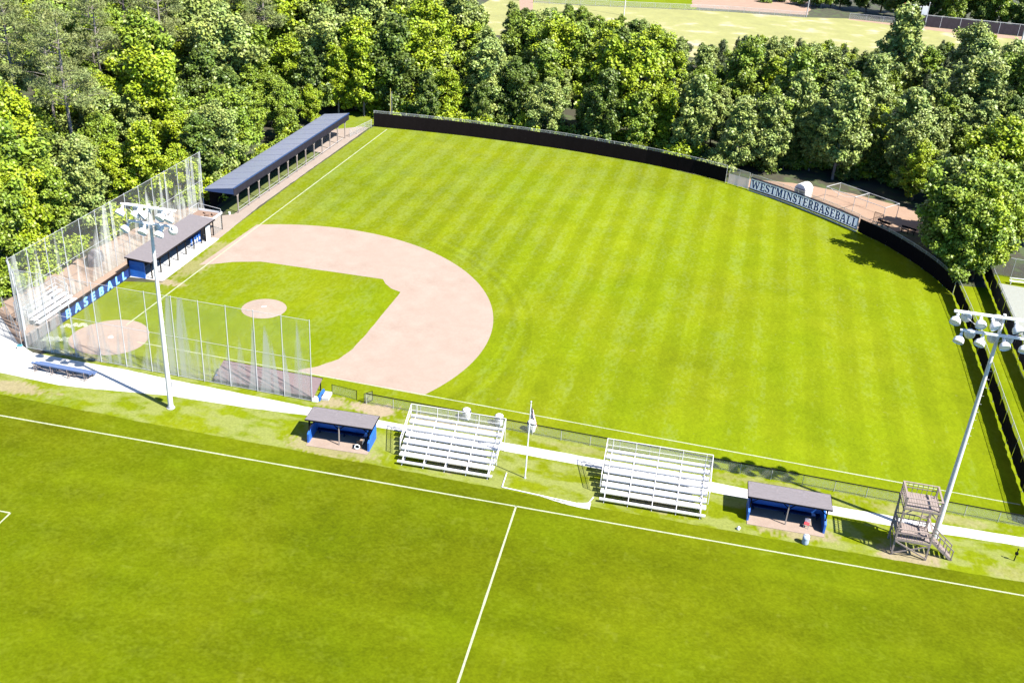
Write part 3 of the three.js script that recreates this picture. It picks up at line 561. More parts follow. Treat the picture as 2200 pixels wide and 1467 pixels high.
// ---------- floodlight poles ----------
function lampGeo() {
  return [new THREE.LatheGeometry([[0.001, 0], [0.12, 0.0], [0.15, 0.04], [0.16, 0.16], [0.27, 0.2], [0.37, 0.3], [0.42, 0.44], [0.44, 0.68], [0.43, 0.69], [0.39, 0.5]].map(([a, b]) => new THREE.Vector2(a, b)), 20), new THREE.CircleGeometry(0.41, 20).rotateX(-Math.PI / 2).translate(0, 0.62, 0)];
}
const lampBody = merged(lampGeo()[0]), lampFace = merged(lampGeo()[1]);
function floodlight(label, x, z, H, arm, nTop, nLow) {
  const t = thing('floodlight_pole', label, 'light pole', x, 0, z, 0.03);
  mesh('pole', [tube(V(0, 0, 0), V(0, H, 0), 0.27, 0.13, 16)], M.polePaint, t);
  mesh('base_plate', [tube(V(0, 0, 0), V(0, 0.06, 0), 0.42, 0.42, 16), tube(V(0, 0.06, 0), V(0, 0.3, 0), 0.32, 0.3, 16)], M.galv, t);
  const y1 = H - 0.25, y2 = H - 1.85;
  mesh('upper_crossarm', [box(arm * 2, 0.16, 0.16, 0, y1, 0.16), box(arm * 2 - 0.4, 0.05, 0.45, 0, y1 - 0.12, -0.2)], M.white, t);
  mesh('lower_crossarm', [box(arm * 1.55, 0.16, 0.16, 0, y2, 0.16), box(arm * 1.4, 0.05, 0.45, 0, y2 - 0.12, -0.2)], M.white, t);
  mesh('strut', [tube(V(-arm * 0.9, y1, 0.1), V(-0.1, y2 - 0.6, 0.1), 0.03), tube(V(arm * 0.9, y1, 0.1), V(0.1, y2 - 0.6, 0.1), 0.03)], M.galv, t);
  mesh('ballast_box', [box(0.5, 0.65, 0.35, 0, H * 0.12, -0.4)], M.galv, t);
  for (let i = 0; i < 14; i++) mesh('climbing_peg', tube(V(0.1, H * 0.45 + i * 0.8, 0), V(0.38, H * 0.45 + i * 0.8, 0.02), 0.014, 0.014, 5), M.galv, t);
  const lamp = (lx, ly, lz, yaw, pitch) => {
    const h = new THREE.Group(); h.name = 'lamp_head'; h.position.set(lx, ly, lz); h.rotation.set(0, yaw, 0); t.add(h);
    const q = new THREE.Group();
    const body = new THREE.Mesh(lampBody, M.lampWhite), face = new THREE.Mesh(lampFace, M.lens), arm = new THREE.Mesh(lampArm, M.white);
    body.name = 'visor'; face.name = 'lens'; arm.name = 'bracket';
    for (const m of [body, face]) { m.rotation.x = Math.PI / 2 + pitch; m.castShadow = m.receiveShadow = true; h.add(m); }
    arm.castShadow = true; h.add(arm);
  };
  const R = rnd(Math.round(x * 7));
  for (let i = 0; i < nTop; i++) { const lx = -arm + 0.3 + (2 * arm - 0.6) * i / (nTop - 1); lamp(lx, y1 - 0.32, i % 3 === 1 ? -0.35 : 0.4, (i % 3 === 1 ? Math.PI : 0) + (R() - 0.5) * 1.1, 0.5 + 0.35 * R()); }
  for (let i = 0; i < nLow; i++) { const lx = -arm * 0.75 + 1.5 * arm * i / (nLow - 1); lamp(lx, y2 - 0.34, i % 2 ? -0.35 : 0.4, (i % 2 ? Math.PI : 0) + (R() - 0.5) * 1.3, 0.55 + 0.4 * R()); }
  return t;
}
const lampArm = merged([tube(V(0, 0.32, -0.1), V(0, 0, 0), 0.035), box(0.2, 0.14, 0.2, 0, 0.12, 0)]);
floodlight('tall grey floodlight pole standing in grass by the left plaza', 14.2, 11.2, 22, 2.75, 7, 6);
floodlight('tall grey floodlight pole beside the wooden tower at right', 89.2, 7.95, 22.6, 3.9, 9, 8);
// ---------- wooden filming tower ----------
{
  const t = thing('wooden_tower', 'two deck weathered wooden viewing tower with railings and stairs', 'tower', 85.0, 0, 9.6, 0.03), w = 2.9, d = 2.35, y1 = 1.85, y2 = 5.2, top = 6.25, W = M.greyWood;
  for (const [px, pz] of [[0, 0], [w, 0], [0, d], [w, d]]) mesh('corner_post', box(0.15, top, 0.15, px, top / 2, pz), W, t);
  for (const [yd, name] of [[y1, 'lower'], [y2, 'upper']]) {
    for (let i = 0; i < 13; i++) mesh('deck_board', box(0.2, 0.04, d + 0.1, 0.12 + i * (w - 0.24) / 12, yd + 0.02 + 0.004 * (i % 3), d / 2), W, t);
    mesh('deck_joist', [box(w + 0.1, 0.2, 0.05, w / 2, yd - 0.11, d + 0.1), box(w + 0.1, 0.2, 0.05, w / 2, yd - 0.11, -0.1), box(0.05, 0.2, d, -0.1, yd - 0.11, d / 2), box(0.05, 0.2, d, w + 0.1, yd - 0.11, d / 2), box(0.05, 0.16, d, w / 2, yd - 0.1, d / 2)], W, t);
    const hr = yd + 1.05;
    mesh('top_rail', [box(w + 0.2, 0.05, 0.16, w / 2, hr, d + 0.02), box(w + 0.2, 0.05, 0.16, w / 2, hr, -0.02), box(0.16, 0.05, d, 0, hr + 0.003, d / 2), box(0.16, 0.05, d, w, hr + 0.003, d / 2)], W, t);
    mesh('mid_rail', [box(w, 0.09, 0.04, w / 2, yd + 0.55, d), box(w, 0.09, 0.04, w / 2, yd + 0.55, 0), box(0.04, 0.09, d, 0, yd + 0.55, d / 2)], W, t);
    for (let i = 1; i < 7; i++) { mesh('baluster', box(0.04, 1.02, 0.04, i * w / 7, yd + 0.52, -0.04), W, t); mesh('baluster', box(0.04, 1.02, 0.04, 0.02 - 0.06, yd + 0.52, i * d / 7), W, t); }
  }
  mesh('bench', [box(2.2, 0.05, 0.35, w / 2, y1 + 0.5, d - 0.3), box(0.06, 0.46, 0.3, 0.5, y1 + 0.26, d - 0.3), box(0.06, 0.46, 0.3, 2.4, y1 + 0.26, d - 0.3)], W, t);
  mesh('cross_brace', [beam(V(0, 0.25, d + 0.1), V(w, 1.6, d + 0.1), 0.05, 0.12)], W, t);
  mesh('cross_brace', [beam(V(w, 0.25, d + 0.14), V(0, 1.6, d + 0.14), 0.05, 0.12)], W, t);
  mesh('cross_brace', [beam(V(-0.1, 0.25, d), V(-0.1, 1.6, 0), 0.05, 0.12), beam(V(-0.14, 2.9, d), V(-0.14, 5, 0), 0.05, 0.12)], W, t);
  mesh('knee_brace', [beam(V(0.05, 4.4, d + 0.05), V(0.7, 5.05, d + 0.05), 0.05, 0.1)], W, t);
  mesh('knee_brace', [beam(V(w - 0.05, 4.4, d + 0.05), V(w - 0.7, 5.05, d + 0.05), 0.05, 0.1)], W, t);
  for (let i = 0; i < 8; i++) mesh('stair_tread', box(0.28, 0.05, 0.85, w + 0.35 + i * 0.25, y1 - 0.1 - i * 0.235, d * 0.55), W, t);
  mesh('stair_stringer', [beam(V(w + 0.15, y1 - 0.1, d * 0.55 - 0.45), V(w + 2.3, 0.02, d * 0.55 - 0.45), 0.05, 0.24), beam(V(w + 0.15, y1 - 0.1, d * 0.55 + 0.45), V(w + 2.3, 0.02, d * 0.55 + 0.45), 0.05, 0.24)], W, t);
  for (const s of [-0.45, 0.45]) { for (const q of [0.9, 1.6, 2.25]) mesh('stair_post', box(0.08, 1.1, 0.08, w + q, y1 - 0.1 - (q - 0.15) * 0.9 + 0.55, d * 0.55 + s), W, t); mesh('handrail', beam(V(w + 0.1, y1 + 1.0, d * 0.55 + s), V(w + 2.3, 1.0, d * 0.55 + s), 0.06, 0.1), W, t); }
  for (let i = 0; i < 11; i++) mesh('ladder_rung', box(0.6, 0.05, 0.07, w - 0.5, y1 + 0.28 + i * 0.29, 0.35 ), W, t);
  mesh('ladder_rail', [box(0.06, 3.6, 0.1, w - 0.8, y1 + 1.85, 0.35), box(0.06, 3.6, 0.1, w - 0.2, y1 + 1.85, 0.35)], W, t);
}
// ---------- dugouts ----------
{ // first base: sunken, its roof rising from near the ground
  const t = thing('sunken_dugout', 'sunken dugout with low sloping grey roof behind the tall net', 'dugout', 15.75, 0, 5.15), w = 11.45;
  const a = Math.atan2(1.0, 2.35), L = Math.hypot(1.0, 2.35);
  mesh('roof', box(w, 0.07, L, w / 2, 0.96, -1.17, 0, a), M.roofBrown, t);
  mesh('fascia', [box(w + 0.04, 0.16, 0.05, w / 2, 0.4, 0.03), box(w + 0.04, 0.18, 0.05, w / 2, 1.43, -2.38)], M.dark, t);
  for (let i = 0; i < 6; i++) mesh('post', box(0.1, 1.4, 0.1, 0.2 + i * (w - 0.4) / 5, 0.68, -2.25), M.black, t);
  for (let i = 0; i < 6; i++) mesh('rafter', box(0.07, 0.12, L - 0.1, 0.3 + i * (w - 0.6) / 5, 0.86, -1.17, 0, a), M.dark, t);
  mesh('back_wall', box(w, 0.3, 0.14, w / 2, 0.13, -0.2), M.dark, t);
  mesh('bench', box(w - 1, 0.06, 0.4, w / 2, 0.15, -0.75), M.blue, t);
  mesh('end_wall', box(0.15, 0.75, 2.3, 0.12, 0.35, -1.5), M.blue, t);
  const s = thing('blue_step_wall', 'small blue and white block steps at the sunken dugout end', 'steps', 27.5, 0, 4.9, 0.1);
  mesh('side_wall', box(0.22, 0.55, 1.7, 0.2, 0.27, -0.75), M.blue, s);
  mesh('step', box(0.75, 0.3, 1.4, 0.75, 0.15, -0.9), M.concrete, s);
  mesh('step', box(0.6, 0.42, 0.5, -0.15, 0.21, 0.1), M.white, s);
  mesh('drain_ring', new THREE.TorusGeometry(0.14, 0.04, 6, 14).rotateY(Math.PI / 2).translate(0.33, 0.3, -0.6), M.dark, s);
}
{ // third base
  const t = thing('third_base_dugout', 'long dugout with mauve grey roof and white door before the wood', 'dugout', -7.2, 0, -15.1), len = 16, dz = -len;
  const zc = dz / 2;
  mesh('roof', [box(3.75, 0.07, len + 0.4, 1.7, 2.66, zc, 0, 0, -0.05)], M.roofGrey, t);
  mesh('fascia', [box(0.05, 0.2, len + 0.4, 3.6, 2.5, zc), box(3.7, 0.16, 0.05, 1.7, 2.6, 0.2, 0, 0, -0.05)], M.dark, t);
  mesh('back_wall', box(0.16, 2.5, len - 0.1, 0.1, 1.25, zc), M.dark, t);
  mesh('end_wall', box(2.1, 2.2, 0.14, 1.25, 1.1, -0.25), M.blue, t);
  mesh('partition', box(2.6, 2.4, 0.12, 1.5, 1.2, dz + 2.4), M.blue, t);
  for (let i = 0; i < 7; i++) mesh('post', box(0.12, 2.5, 0.12, 3.1, 1.25, -0.5 - i * 2.1), M.dark, t);
  for (let i = 0; i < 5; i++) mesh('front_rail', [tube(V(3.05, 1.0, -1.2 - i * 2.2), V(3.05, 1.0, -3.1 - i * 2.2), 0.035), tube(V(3.05, 0.5, -1.2 - i * 2.2), V(3.05, 0.5, -3.1 - i * 2.2), 0.03), tube(V(3.05, 0.02, -1.2 - i * 2.2), V(3.05, 1.0, -1.2 - i * 2.2), 0.03), tube(V(3.05, 0.02, -3.1 - i * 2.2), V(3.05, 1.0, -3.1 - i * 2.2), 0.03)], M.galv, t);
  mesh('bench', [box(0.4, 0.06, len - 4.2, 0.7, 0.5, zc + 0.7), box(0.3, 0.48, 0.08, 0.7, 0.25, -2), box(0.3, 0.48, 0.08, 0.7, 0.25, -7), box(0.3, 0.48, 0.08, 0.7, 0.25, -11.5)], M.greyWood, t);
  const d = mesh('door', box(0.08, 2.1, 1.15, 3.25, 1.05, dz + 1.35), M.white, t); mesh('handle', box(0.05, 0.04, 0.14, 3.31, 1.0, dz + 1.75), M.dark, d);
  mesh('door_frame', [box(0.14, 2.45, 0.14, 3.2, 1.22, dz + 0.65), box(0.14, 2.45, 0.14, 3.2, 1.22, dz + 2.05)], M.dark, t);
  mesh('roof_rafter', Array.from({ length: 9 }, (_, i) => box(3.4, 0.1, 0.07, 1.7, 2.57, -0.6 - i * 1.85, 0, 0, -0.05)), M.dark, t);
  for (let i = 0; i < 4; i++) { const b = thing('equipment_bag', 'blue equipment bag hanging by the white door of the long dugout', 'bag', -4.45, 0.45, -28.0 + i * 0.62, 0, 'blue bags in the dugout'); mesh('body', new THREE.CapsuleGeometry(0.17, 0.75, 4, 10).translate(0, 0.55, 0), std(0.012, 0.07, 0.26, 0.6), b); mesh('strap', box(0.03, 0.5, 0.05, 0.0, 1.2, 0), M.dark, b); mesh('pocket', box(0.1, 0.4, 0.2, 0.16, 0.45, 0), M.white, b); }
  const p = thing('rooftop_platform', 'open railed wooden platform at the far end of the long dugout', 'platform', -7.6, 0, -31.3);
  mesh('deck', box(3.6, 0.08, 2.6, 1.8, 2.35, -1.35), M.wood, p);
  mesh('fascia', [box(3.7, 0.3, 0.06, 1.8, 2.55, 0.0), box(3.7, 0.3, 0.06, 1.8, 2.55, -2.7), box(0.06, 0.3, 2.7, 3.65, 2.55, -1.35)], M.white, p);
  for (const [q, r] of [[0.1, -0.1], [3.55, -0.1], [0.1, -2.6], [3.55, -2.6]]) mesh('post', box(0.12, 2.4, 0.12, q, 1.2, r), M.dark, p);
  mesh('guard_rail', [tube(V(0.05, 2.4, -0.1), V(0.05, 3.5, -0.1), 0.035), tube(V(0.05, 2.4, -2.6), V(0.05, 3.5, -2.6), 0.035), tube(V(0.05, 3.5, -0.1), V(0.05, 3.5, -2.6), 0.035), tube(V(0.05, 3.5, -2.6), V(3.5, 3.1, -2.6), 0.035), tube(V(3.5, 2.4, -2.6), V(3.5, 3.1, -2.6), 0.035)], M.galv, p);
  mesh('gear_pile', [box(0.5, 0.3, 0.5, 2.2, 2.54, -1.1, 0.3), box(0.35, 0.25, 0.7, 2.8, 2.52, -1.7, 0.8), box(0.6, 0.2, 0.3, 1.5, 2.49, -1.8, -0.4)], M.wood, p);
  mesh('side_mesh', panel([3.6, -0.1], [3.6, -2.6], 0.1, 2.3), M.link, p, true);
}
// ---------- long roofed batting shelter ----------
{
  const t = thing('batting_shelter', 'long open batting shelter with sloping blue metal roof along left field', 'shelter', -5.05, 0, -40.5), N = 13, sp = 3.46, Lz = 44.4;
  const w = 4.7, hf = 4.35, hb = 3.6, a = Math.atan2(hf - hb, w), wl = Math.hypot(hf - hb, w) + 0.1;
  for (let i = 0; i < 14; i++) mesh('roof_panel', [box(wl, 0.05, Lz / 14 - 0.015, -w / 2 + 0.25, (hf + hb) / 2, 1.3 - Lz / 14 * (i + 0.5), 0, 0, a), box(wl, 0.05, 0.05, -w / 2 + 0.25, (hf + hb) / 2 + 0.04, 1.3 - Lz / 14 * (i + 0.5), 0, 0, a)], M.roofBlue, t);
  mesh('fascia', box(0.07, 1.15, Lz, 0.3, hf - 0.6, 1.3 - Lz / 2), M.fasciaGrey, t);
  mesh('edge_trim', box(0.12, 0.16, Lz + 0.04, 0.33, hf + 0.0, 1.3 - Lz / 2), M.trimBlue, t);
  const tri = new THREE.Shape([new THREE.Vector2(0.26, hf - 0.05), new THREE.Vector2(-w + 0.25, hb - 0.05), new THREE.Vector2(-w + 0.25, hb - 0.25), new THREE.Vector2(0.26, hf - 0.95)]);
  mesh('gable_board', new THREE.ExtrudeGeometry(tri, { depth: 0.06, bevelEnabled: false }).translate(0, 0, 1.28), M.trimBlue, t);
  mesh('gable_board', new THREE.ExtrudeGeometry(tri, { depth: 0.06, bevelEnabled: false }).translate(0, 0, 1.26 - Lz), M.navy, t);
  for (let i = 0; i < N; i++) {
    const z = -0.2 - i * sp;
    mesh('front_post', [box(0.15, 3.5, 0.15, 0.05, 1.75, z)], M.postWood, t);
    mesh('post_brace', [beam(V(0.05, 2.5, z), V(0.05, 3.35, z - 0.75), 0.08, 0.1), beam(V(0.05, 2.5, z), V(0.05, 3.35, z + 0.75), 0.08, 0.1)], M.postWood, t);
    mesh('back_post', box(0.15, hb - 0.05, 0.15, -w + 0.45, (hb - 0.05) / 2, z), M.postWood, t);
    mesh('rafter', beam(V(0.2, hf - 0.16, z), V(-w + 0.3, hb - 0.14, z), 0.07, 0.16), M.dark, t);
  }
  mesh('header_beam', [box(0.14, 0.26, Lz - 0.6, 0.05, 3.42, 1.3 - Lz / 2), box(0.14, 0.24, Lz - 0.6, -w + 0.45, hb - 0.18, 1.3 - Lz / 2)], M.dark, t);
  mesh('back_curtain', panel([-w + 0.6, 0.6], [-w + 0.6, 1.0 - Lz + 10], 0.05, 3.2, 0.1, 0, 3), M.screen, t, true);
  for (let i = 0; i < N - 4; i++) mesh('turf_mat', box(2.9, 0.03, sp - 0.12, -1.9, 0.02, -1.9 - i * sp), std(0.062, 0.075, 0.009, 0.95, { map: MOT }), t);
  mesh('front_rail', [tube(V(0.2, 0.45, 0), V(0.2, 0.45, -Lz + 4), 0.03), tube(V(0.2, 0.9, 0), V(0.2, 0.9, -30), 0.02)], M.galv, t);
  const k = thing('foul_pole', 'thin yellow foul pole at the outfield fence corner', 'pole', 0.2, 0, -92.2); mesh('pole', tube(V(0, 0, 0), V(0, 7.6, 0), 0.07, 0.06, 10), std(0.26, 0.23, 0.04, 0.6), k); mesh('wing', box(0.35, 4, 0.02, 0.2, 5, 0), M.link, k);
  const pile = thing('ball_bucket', 'white bucket on the sand beside the first batting shelter post', 'bucket', -5.9, 0.01, -39.6);
  mesh('body', new THREE.CylinderGeometry(0.17, 0.14, 0.36, 16).translate(0, 0.18, 0), M.white, pile); mesh('handle', new THREE.TorusGeometry(0.16, 0.01, 5, 14, Math.PI).translate(0, 0.36, 0), M.galv, pile);
}
// ---------- bullpen behind the sign ----------
{
  const s = thing('storage_shed', 'small white shed with arched roof behind the lettered sign', 'shed', 77.6, 0, -84.0, -0.55);
  const prof = new THREE.Shape(); prof.moveTo(-1.05, 0); prof.lineTo(1.05, 0); prof.lineTo(1.05, 1.9); prof.lineTo(0.65, 2.4); prof.lineTo(0, 2.62); prof.lineTo(-0.65, 2.4); prof.lineTo(-1.05, 1.9); prof.lineTo(-1.05, 0);
  mesh('shell', new THREE.ExtrudeGeometry(prof, { depth: 2.3, bevelEnabled: true, bevelSize: 0.03, bevelThickness: 0.03, bevelSegments: 1 }).translate(0, 0, -1.15), M.white, s);
  const d = mesh('door', box(1.5, 1.8, 0.05, 0, 0.95, 1.21), std(0.16, 0.15, 0.165, 0.7, { map: FINE }), s); mesh('handle', box(0.05, 0.2, 0.04, 0.5, 0.95, 1.255), M.dark, d);
  const c = thing('cage_frame', 'bare grey pipe frame of a batting cage behind the outfield sign', 'cage', 81.2, 0, -83.6, -0.66), L = 11.5, w = 4.0, H = 2.6;
  for (let i = 0; i < 3; i++) {
    const x = i * L / 2;
    mesh('frame_hoop', [tube(V(x, 0, 0), V(x, H, 0), 0.05), tube(V(x, 0, -w), V(x, H, -w), 0.05), tube(V(x, H, 0), V(x, H, -w), 0.05)], M.galv, c);
  }
  mesh('ridge_pipe', tube(V(0, H, 0), V(L, H, 0), 0.05), M.galv, c);
  mesh('ridge_pipe', tube(V(0, H, -w), V(L, H, -w), 0.05), M.galv, c);
  mesh('sagging_cable', bend([V(0.2, H, -0.2), V(3, 1.6, -1.2), V(L / 2, 2.3, -w)], 0.03, 16, 5), M.galv, c);
  const bench = (label, x, z, turn) => { const b = thing('dugout_bench', label, 'bench', x, 0, z, turn, 'dark benches behind the right centre fence'); mesh('seat', box(2.4, 0.06, 0.35, 0, 0.48, 0), M.dark, b); mesh('backrest', box(2.4, 0.3, 0.05, 0, 0.85, -0.2), M.dark, b); for (const q of [-1, 0, 1]) mesh('leg', [box(0.06, 0.46, 0.32, q, 0.23, 0), box(0.05, 0.55, 0.05, q, 0.75, -0.17)], M.black, b); };
  bench('dark bench on clay right behind the end of the sign', 90.2, -74.6, -0.7);
  bench('dark bench on clay farther right under the trees', 94.0, -73.3, -0.5);
  const w2 = thing('pitching_screen', 'dark pipe practice screen standing on the clay behind the sign end', 'screen', 88.8, 0, -76, -0.6); mesh('frame', [tube(V(0, 0, 0), V(0, 1.9, 0), 0.04), tube(V(1.6, 0, 0), V(1.6, 1.9, 0), 0.04), tube(V(0, 1.9, 0), V(1.6, 1.9, 0), 0.04), tube(V(0, 0.05, -0.6), V(0, 0.05, 0.6), 0.04), tube(V(1.6, 0.05, -0.6), V(1.6, 0.05, 0.6), 0.04)], M.black, w2); mesh('netting', panel([0, 0], [1.6, 0], 0.1, 1.9), M.linkDark, w2, true);
}
{ // things stored on the clay behind the third base net
  const t = thing('covered_mower', 'grey tarpaulin covered machine on clay behind the third base net', 'machine', -13.6, 0, -17.5, 0.4);
  const g = new THREE.SphereGeometry(1, 28, 14, 0, Math.PI * 2, 0, Math.PI / 2), q = g.attributes.position;
  for (let i = 0; i < q.count; i++) { const x = q.getX(i), y = q.getY(i), z = q.getZ(i), k = 1 + 0.22 * (n1(x * 3 + 9, z * 3 + 9 + y * 2) - 0.5); q.setXYZ(i, Math.sign(x) * Math.pow(Math.abs(x), 0.7) * 1.0 * k, Math.pow(Math.max(0, y), 0.6) * 1.45 * k, Math.sign(z) * Math.pow(Math.abs(z), 0.7) * 1.7 * k); }
  g.computeVertexNormals();
  mesh('tarpaulin', g, std(0.1, 0.085, 0.09, 0.8, { map: MOT }), t);
  mesh('tie_rope', [bend([V(-1.05, 0.3, 0), V(-0.5, 1.5, 0), V(0.5, 1.5, 0), V(1.05, 0.3, 0)], 0.025, 14, 5)], M.galv, t);
  for (let k = 0; k < 2; k++) {
    const p = thing('pallet', k ? 'upper brown wooden pallet leaning in the stack behind the net' : 'lower brown wooden pallet lying behind the third base net', 'pallet', -13.4 + k * 0.1, k * 0.16, -7.2, 0.5 + k * 0.15);
    for (let i = 0; i < 6; i++) mesh('slat', box(1.2, 0.03, 0.13, 0, 0.135, -0.45 + i * 0.18), M.wood, p);
    for (const x of [-0.55, 0, 0.55]) mesh('bearer', box(0.09, 0.1, 1.05, x, 0.065, 0), M.wood, p);
  }
}
// ---------- court at the right edge ----------
sheet('court_surface', [[105.2, -57.5], [132, -55], [132, 6], [105.2, 6]], 0.004, std(0.16, 0.165, 0.14, 0.9, { map: FINE }));
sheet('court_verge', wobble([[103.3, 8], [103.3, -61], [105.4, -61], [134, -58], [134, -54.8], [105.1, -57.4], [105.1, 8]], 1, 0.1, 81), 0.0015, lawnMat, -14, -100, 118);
{
  const b = thing('court_bench', 'long white bench at the far end of the pale court', 'bench', 106.6, 0, -57.8, 0.08);
  mesh('seat', box(6, 0.08, 0.4, 3, 0.5, 0), M.white, b); mesh('backrest', box(6, 0.12, 0.05, 3, 0.85, -0.25), M.white, b); for (const q of [0.2, 3, 5.8]) mesh('leg', [box(0.08, 0.5, 0.35, q, 0.25, 0), box(0.06, 0.5, 0.05, q, 0.68, -0.22)], M.white, b);
}
// ---------- the far field beyond the wood ----------
const farTex = colorTex(512, 512, (i, j, c) => { const x = i / 4, y = j / 4, a = fbm(n1, x * 0.2 + 30, y * 0.2 + 30, 3), b = n2(x * 1.5 + 50, y * 1.5 + 50); const m = 0.85 + a * 0.35 + (b - 0.5) * 0.15, k = Math.max(0, a - 0.6) * 2.2; c[0] = (0.145 + k * 0.1) * m; c[1] = (0.142 + k * 0.04) * m; c[2] = (0.04 + k * 0.13) * m; });
sheet('far_field_grass', [[-20, -188], [175, -188], [170, -276.5], [93, -276.5], [79, -270], [53.6, -265], [30, -257], [8.7, -248.5], [-20, -243]], 0.004, std(1, 1, 1, 0.95, { map: farTex }), 0, -300, 128);
sheet('far_bank', wobble([[42, -267], [62, -271], [80, -275], [82, -305], [40, -300]], 2, 0.9, 83), 0.008, claMat);
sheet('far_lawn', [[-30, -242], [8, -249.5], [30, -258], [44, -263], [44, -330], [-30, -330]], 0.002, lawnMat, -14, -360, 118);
sheet('far_dirt_strip', wobble([[93, -274.4], [112, -271.5], [131, -269], [160, -272], [160, -276.4], [93, -276.4]], 2, 0.5, 84), 0.012, claMat);
sheet('far_driveway', [[-6.5, -226], [-3, -228], [-8, -250], [-12, -247]], 0.01, claMat);
fence('far_fence', 'far chain link fence along the field edge beyond the trees', [[-6, -243], [8.7, -247.7], [30.2, -256.2], [53.6, -264.9], [79, -269.3]], { height: 1.8, spacing: 5, link: [0.1, 1.8], r: 0.05 });
fence('far_low_fence', 'far low chain link fence left of the scoreboard', [[93.4, -276.4], [109.5, -276.5]], { height: 1.8, spacing: 5, link: [0.1, 1.8], r: 0.05 });
fence('far_screened_fence', 'far dark screened fence with pale rail below the scoreboard', [[110, -276.4], [131, -277], [170, -277.6]], { height: 3.6, spacing: 6, link: [3.3, 3.6], screen: [0.1, 3.3], wave: 0.1, r: 0.09, screenMat: M.screenMauve });
{
  const b = thing('scoreboard', 'far scoreboard with red panel and white boxes above a dark fence', 'scoreboard', 109.8, 0, -278, 0);
  mesh('support_post', tube(V(0.8, 0, 0), V(0.8, 6.4, 0), 0.15), M.galv, b); mesh('support_post', tube(V(6.8, 0, 0), V(6.8, 6.4, 0), 0.15), M.galv, b);
  mesh('red_panel', box(2.1, 2.6, 0.2, 1, 5.2, 0.15), M.red, b); mesh('black_panel', box(3.6, 2.1, 0.2, 3.9, 5.25, 0.15), M.black, b); mesh('white_panel', box(1.9, 2.6, 0.2, 6.7, 4.8, 0.15), M.white, b);
  for (const [x, y, w, h] of [[0.95, 8.7, 1.6, 0.55], [0.95, 7.7, 1.6, 0.3], [2.9, 9.4, 1.0, 0.6], [4.3, 8.8, 1.1, 0.9], [5.2, 9.2, 0.6, 0.4], [2.8, 8.1, 0.7, 0.5], [4.4, 8.0, 0.7, 0.4], [5.3, 8.0, 0.5, 0.5]]) mesh('number_plate', box(w, h * 0.9, 0.06, x, y - 3.4, 0.29), M.white, b);
  const p = thing('far_pole', 'thin pale pole standing before the far dark fence', 'pole', 117.2, 0, -275.8); mesh('shaft', tube(V(0, 0, 0), V(0, 7.6, 0), 0.14, 0.1), M.galv, p); mesh('cap', new THREE.SphereGeometry(0.16, 8, 6).translate(0, 7.6, 0), M.galv, p);
  const f = thing('far_floodlight', 'far floodlight pole rising behind the trees at top right', 'light pole', 139.5, 0, -240); mesh('pole', tube(V(0, 0, 0), V(0, 17.6, 0), 0.3, 0.2), M.polePaint, f); mesh('crossarm', box(6.5, 0.25, 0.2, 0.8, 17.3, 0), M.white, f);
  for (const q of [-2.2, -0.8, 0.9, 3.6]) mesh('lamp_head', new THREE.SphereGeometry(0.62, 12, 8).scale(1, 1.1, 0.8).translate(q, 17.1, 0.3), M.lampWhite, f);
  const f2 = thing('far_lamp_post', 'far thin lamp post near the driveway clearing', 'light pole', 23.8, 0, -238); mesh('pole', tube(V(0, 0, 0), V(0, 14, 0), 0.16, 0.12), M.polePaint, f2); mesh('crossarm', box(2.4, 0.2, 0.2, 0, 13.9, 0), M.white, f2);
  const f3 = thing('far_corner_post', 'far pale post at the end of the chain link fence', 'post', 79.5, 0, -271.5); mesh('shaft', tube(V(0, 0, 0), V(0, 6.5, 0), 0.16), M.galv, f3); mesh('cap', new THREE.SphereGeometry(0.2, 8, 6).translate(0, 6.5, 0), M.galv, f3);
}
// ---------- trees ----------
function leafGeo(clumps, o) {
  const r = o.r, pos = [], nor = [], col = [], idx = [], n = V(), t = V(), b = V(), d = V(), c = V();
  const ball = (v) => { do v.set(r() * 2 - 1, r() * 2 - 1, r() * 2 - 1); while (v.lengthSq() > 1 || v.lengthSq() < 0.01); return v; };
  for (const k of clumps) {
    const hue = (r() - 0.5) * 0.14, val = 0.84 + 0.32 * r();
    for (let i = 0; i < k.n; i++) {
      ball(d).normalize();
      const q = 0.95 * (r() + r() + r()) / 1.9;
      c.set(k.c.x + d.x * k.r * q * k.sx, k.c.y + d.y * k.r * q * k.sy, k.c.z + d.z * k.r * q * k.sx);
      ball(n).multiplyScalar(o.scatter).addScaledVector(d, 0.4); n.y += 0.5; n.normalize();
      ball(t); if (o.spread) { t.y *= 0.3; t.addScaledVector(d, o.spread); } t.cross(n).normalize(); b.crossVectors(n, t);
      const s = (0.7 + 0.6 * r()) * o.size, l = s * o.long, at = pos.length / 3, v = val * (0.72 + 0.56 * r()), h = hue + (r() - 0.5) * 0.12;
      for (const [x, y] of [[-l, 0], [-l * 0.1, -s], [l, 0], [-l * 0.1, s]]) { pos.push(c.x + t.x * x * 0.5 + b.x * y * 0.5, c.y + t.y * x * 0.5 + b.y * y * 0.5, c.z + t.z * x * 0.5 + b.z * y * 0.5); nor.push(n.x, n.y, n.z); col.push(v * (1 + h), v, v * (1 - h * 0.6)); }
      idx.push(at, at + 1, at + 2, at, at + 2, at + 3);
    }
  }
  const g = new THREE.BufferGeometry();
  g.setAttribute('position', new THREE.Float32BufferAttribute(pos, 3)); g.setAttribute('normal', new THREE.Float32BufferAttribute(nor, 3)); g.setAttribute('color', new THREE.Float32BufferAttribute(col, 3)); g.setIndex(idx);
  return g;
}
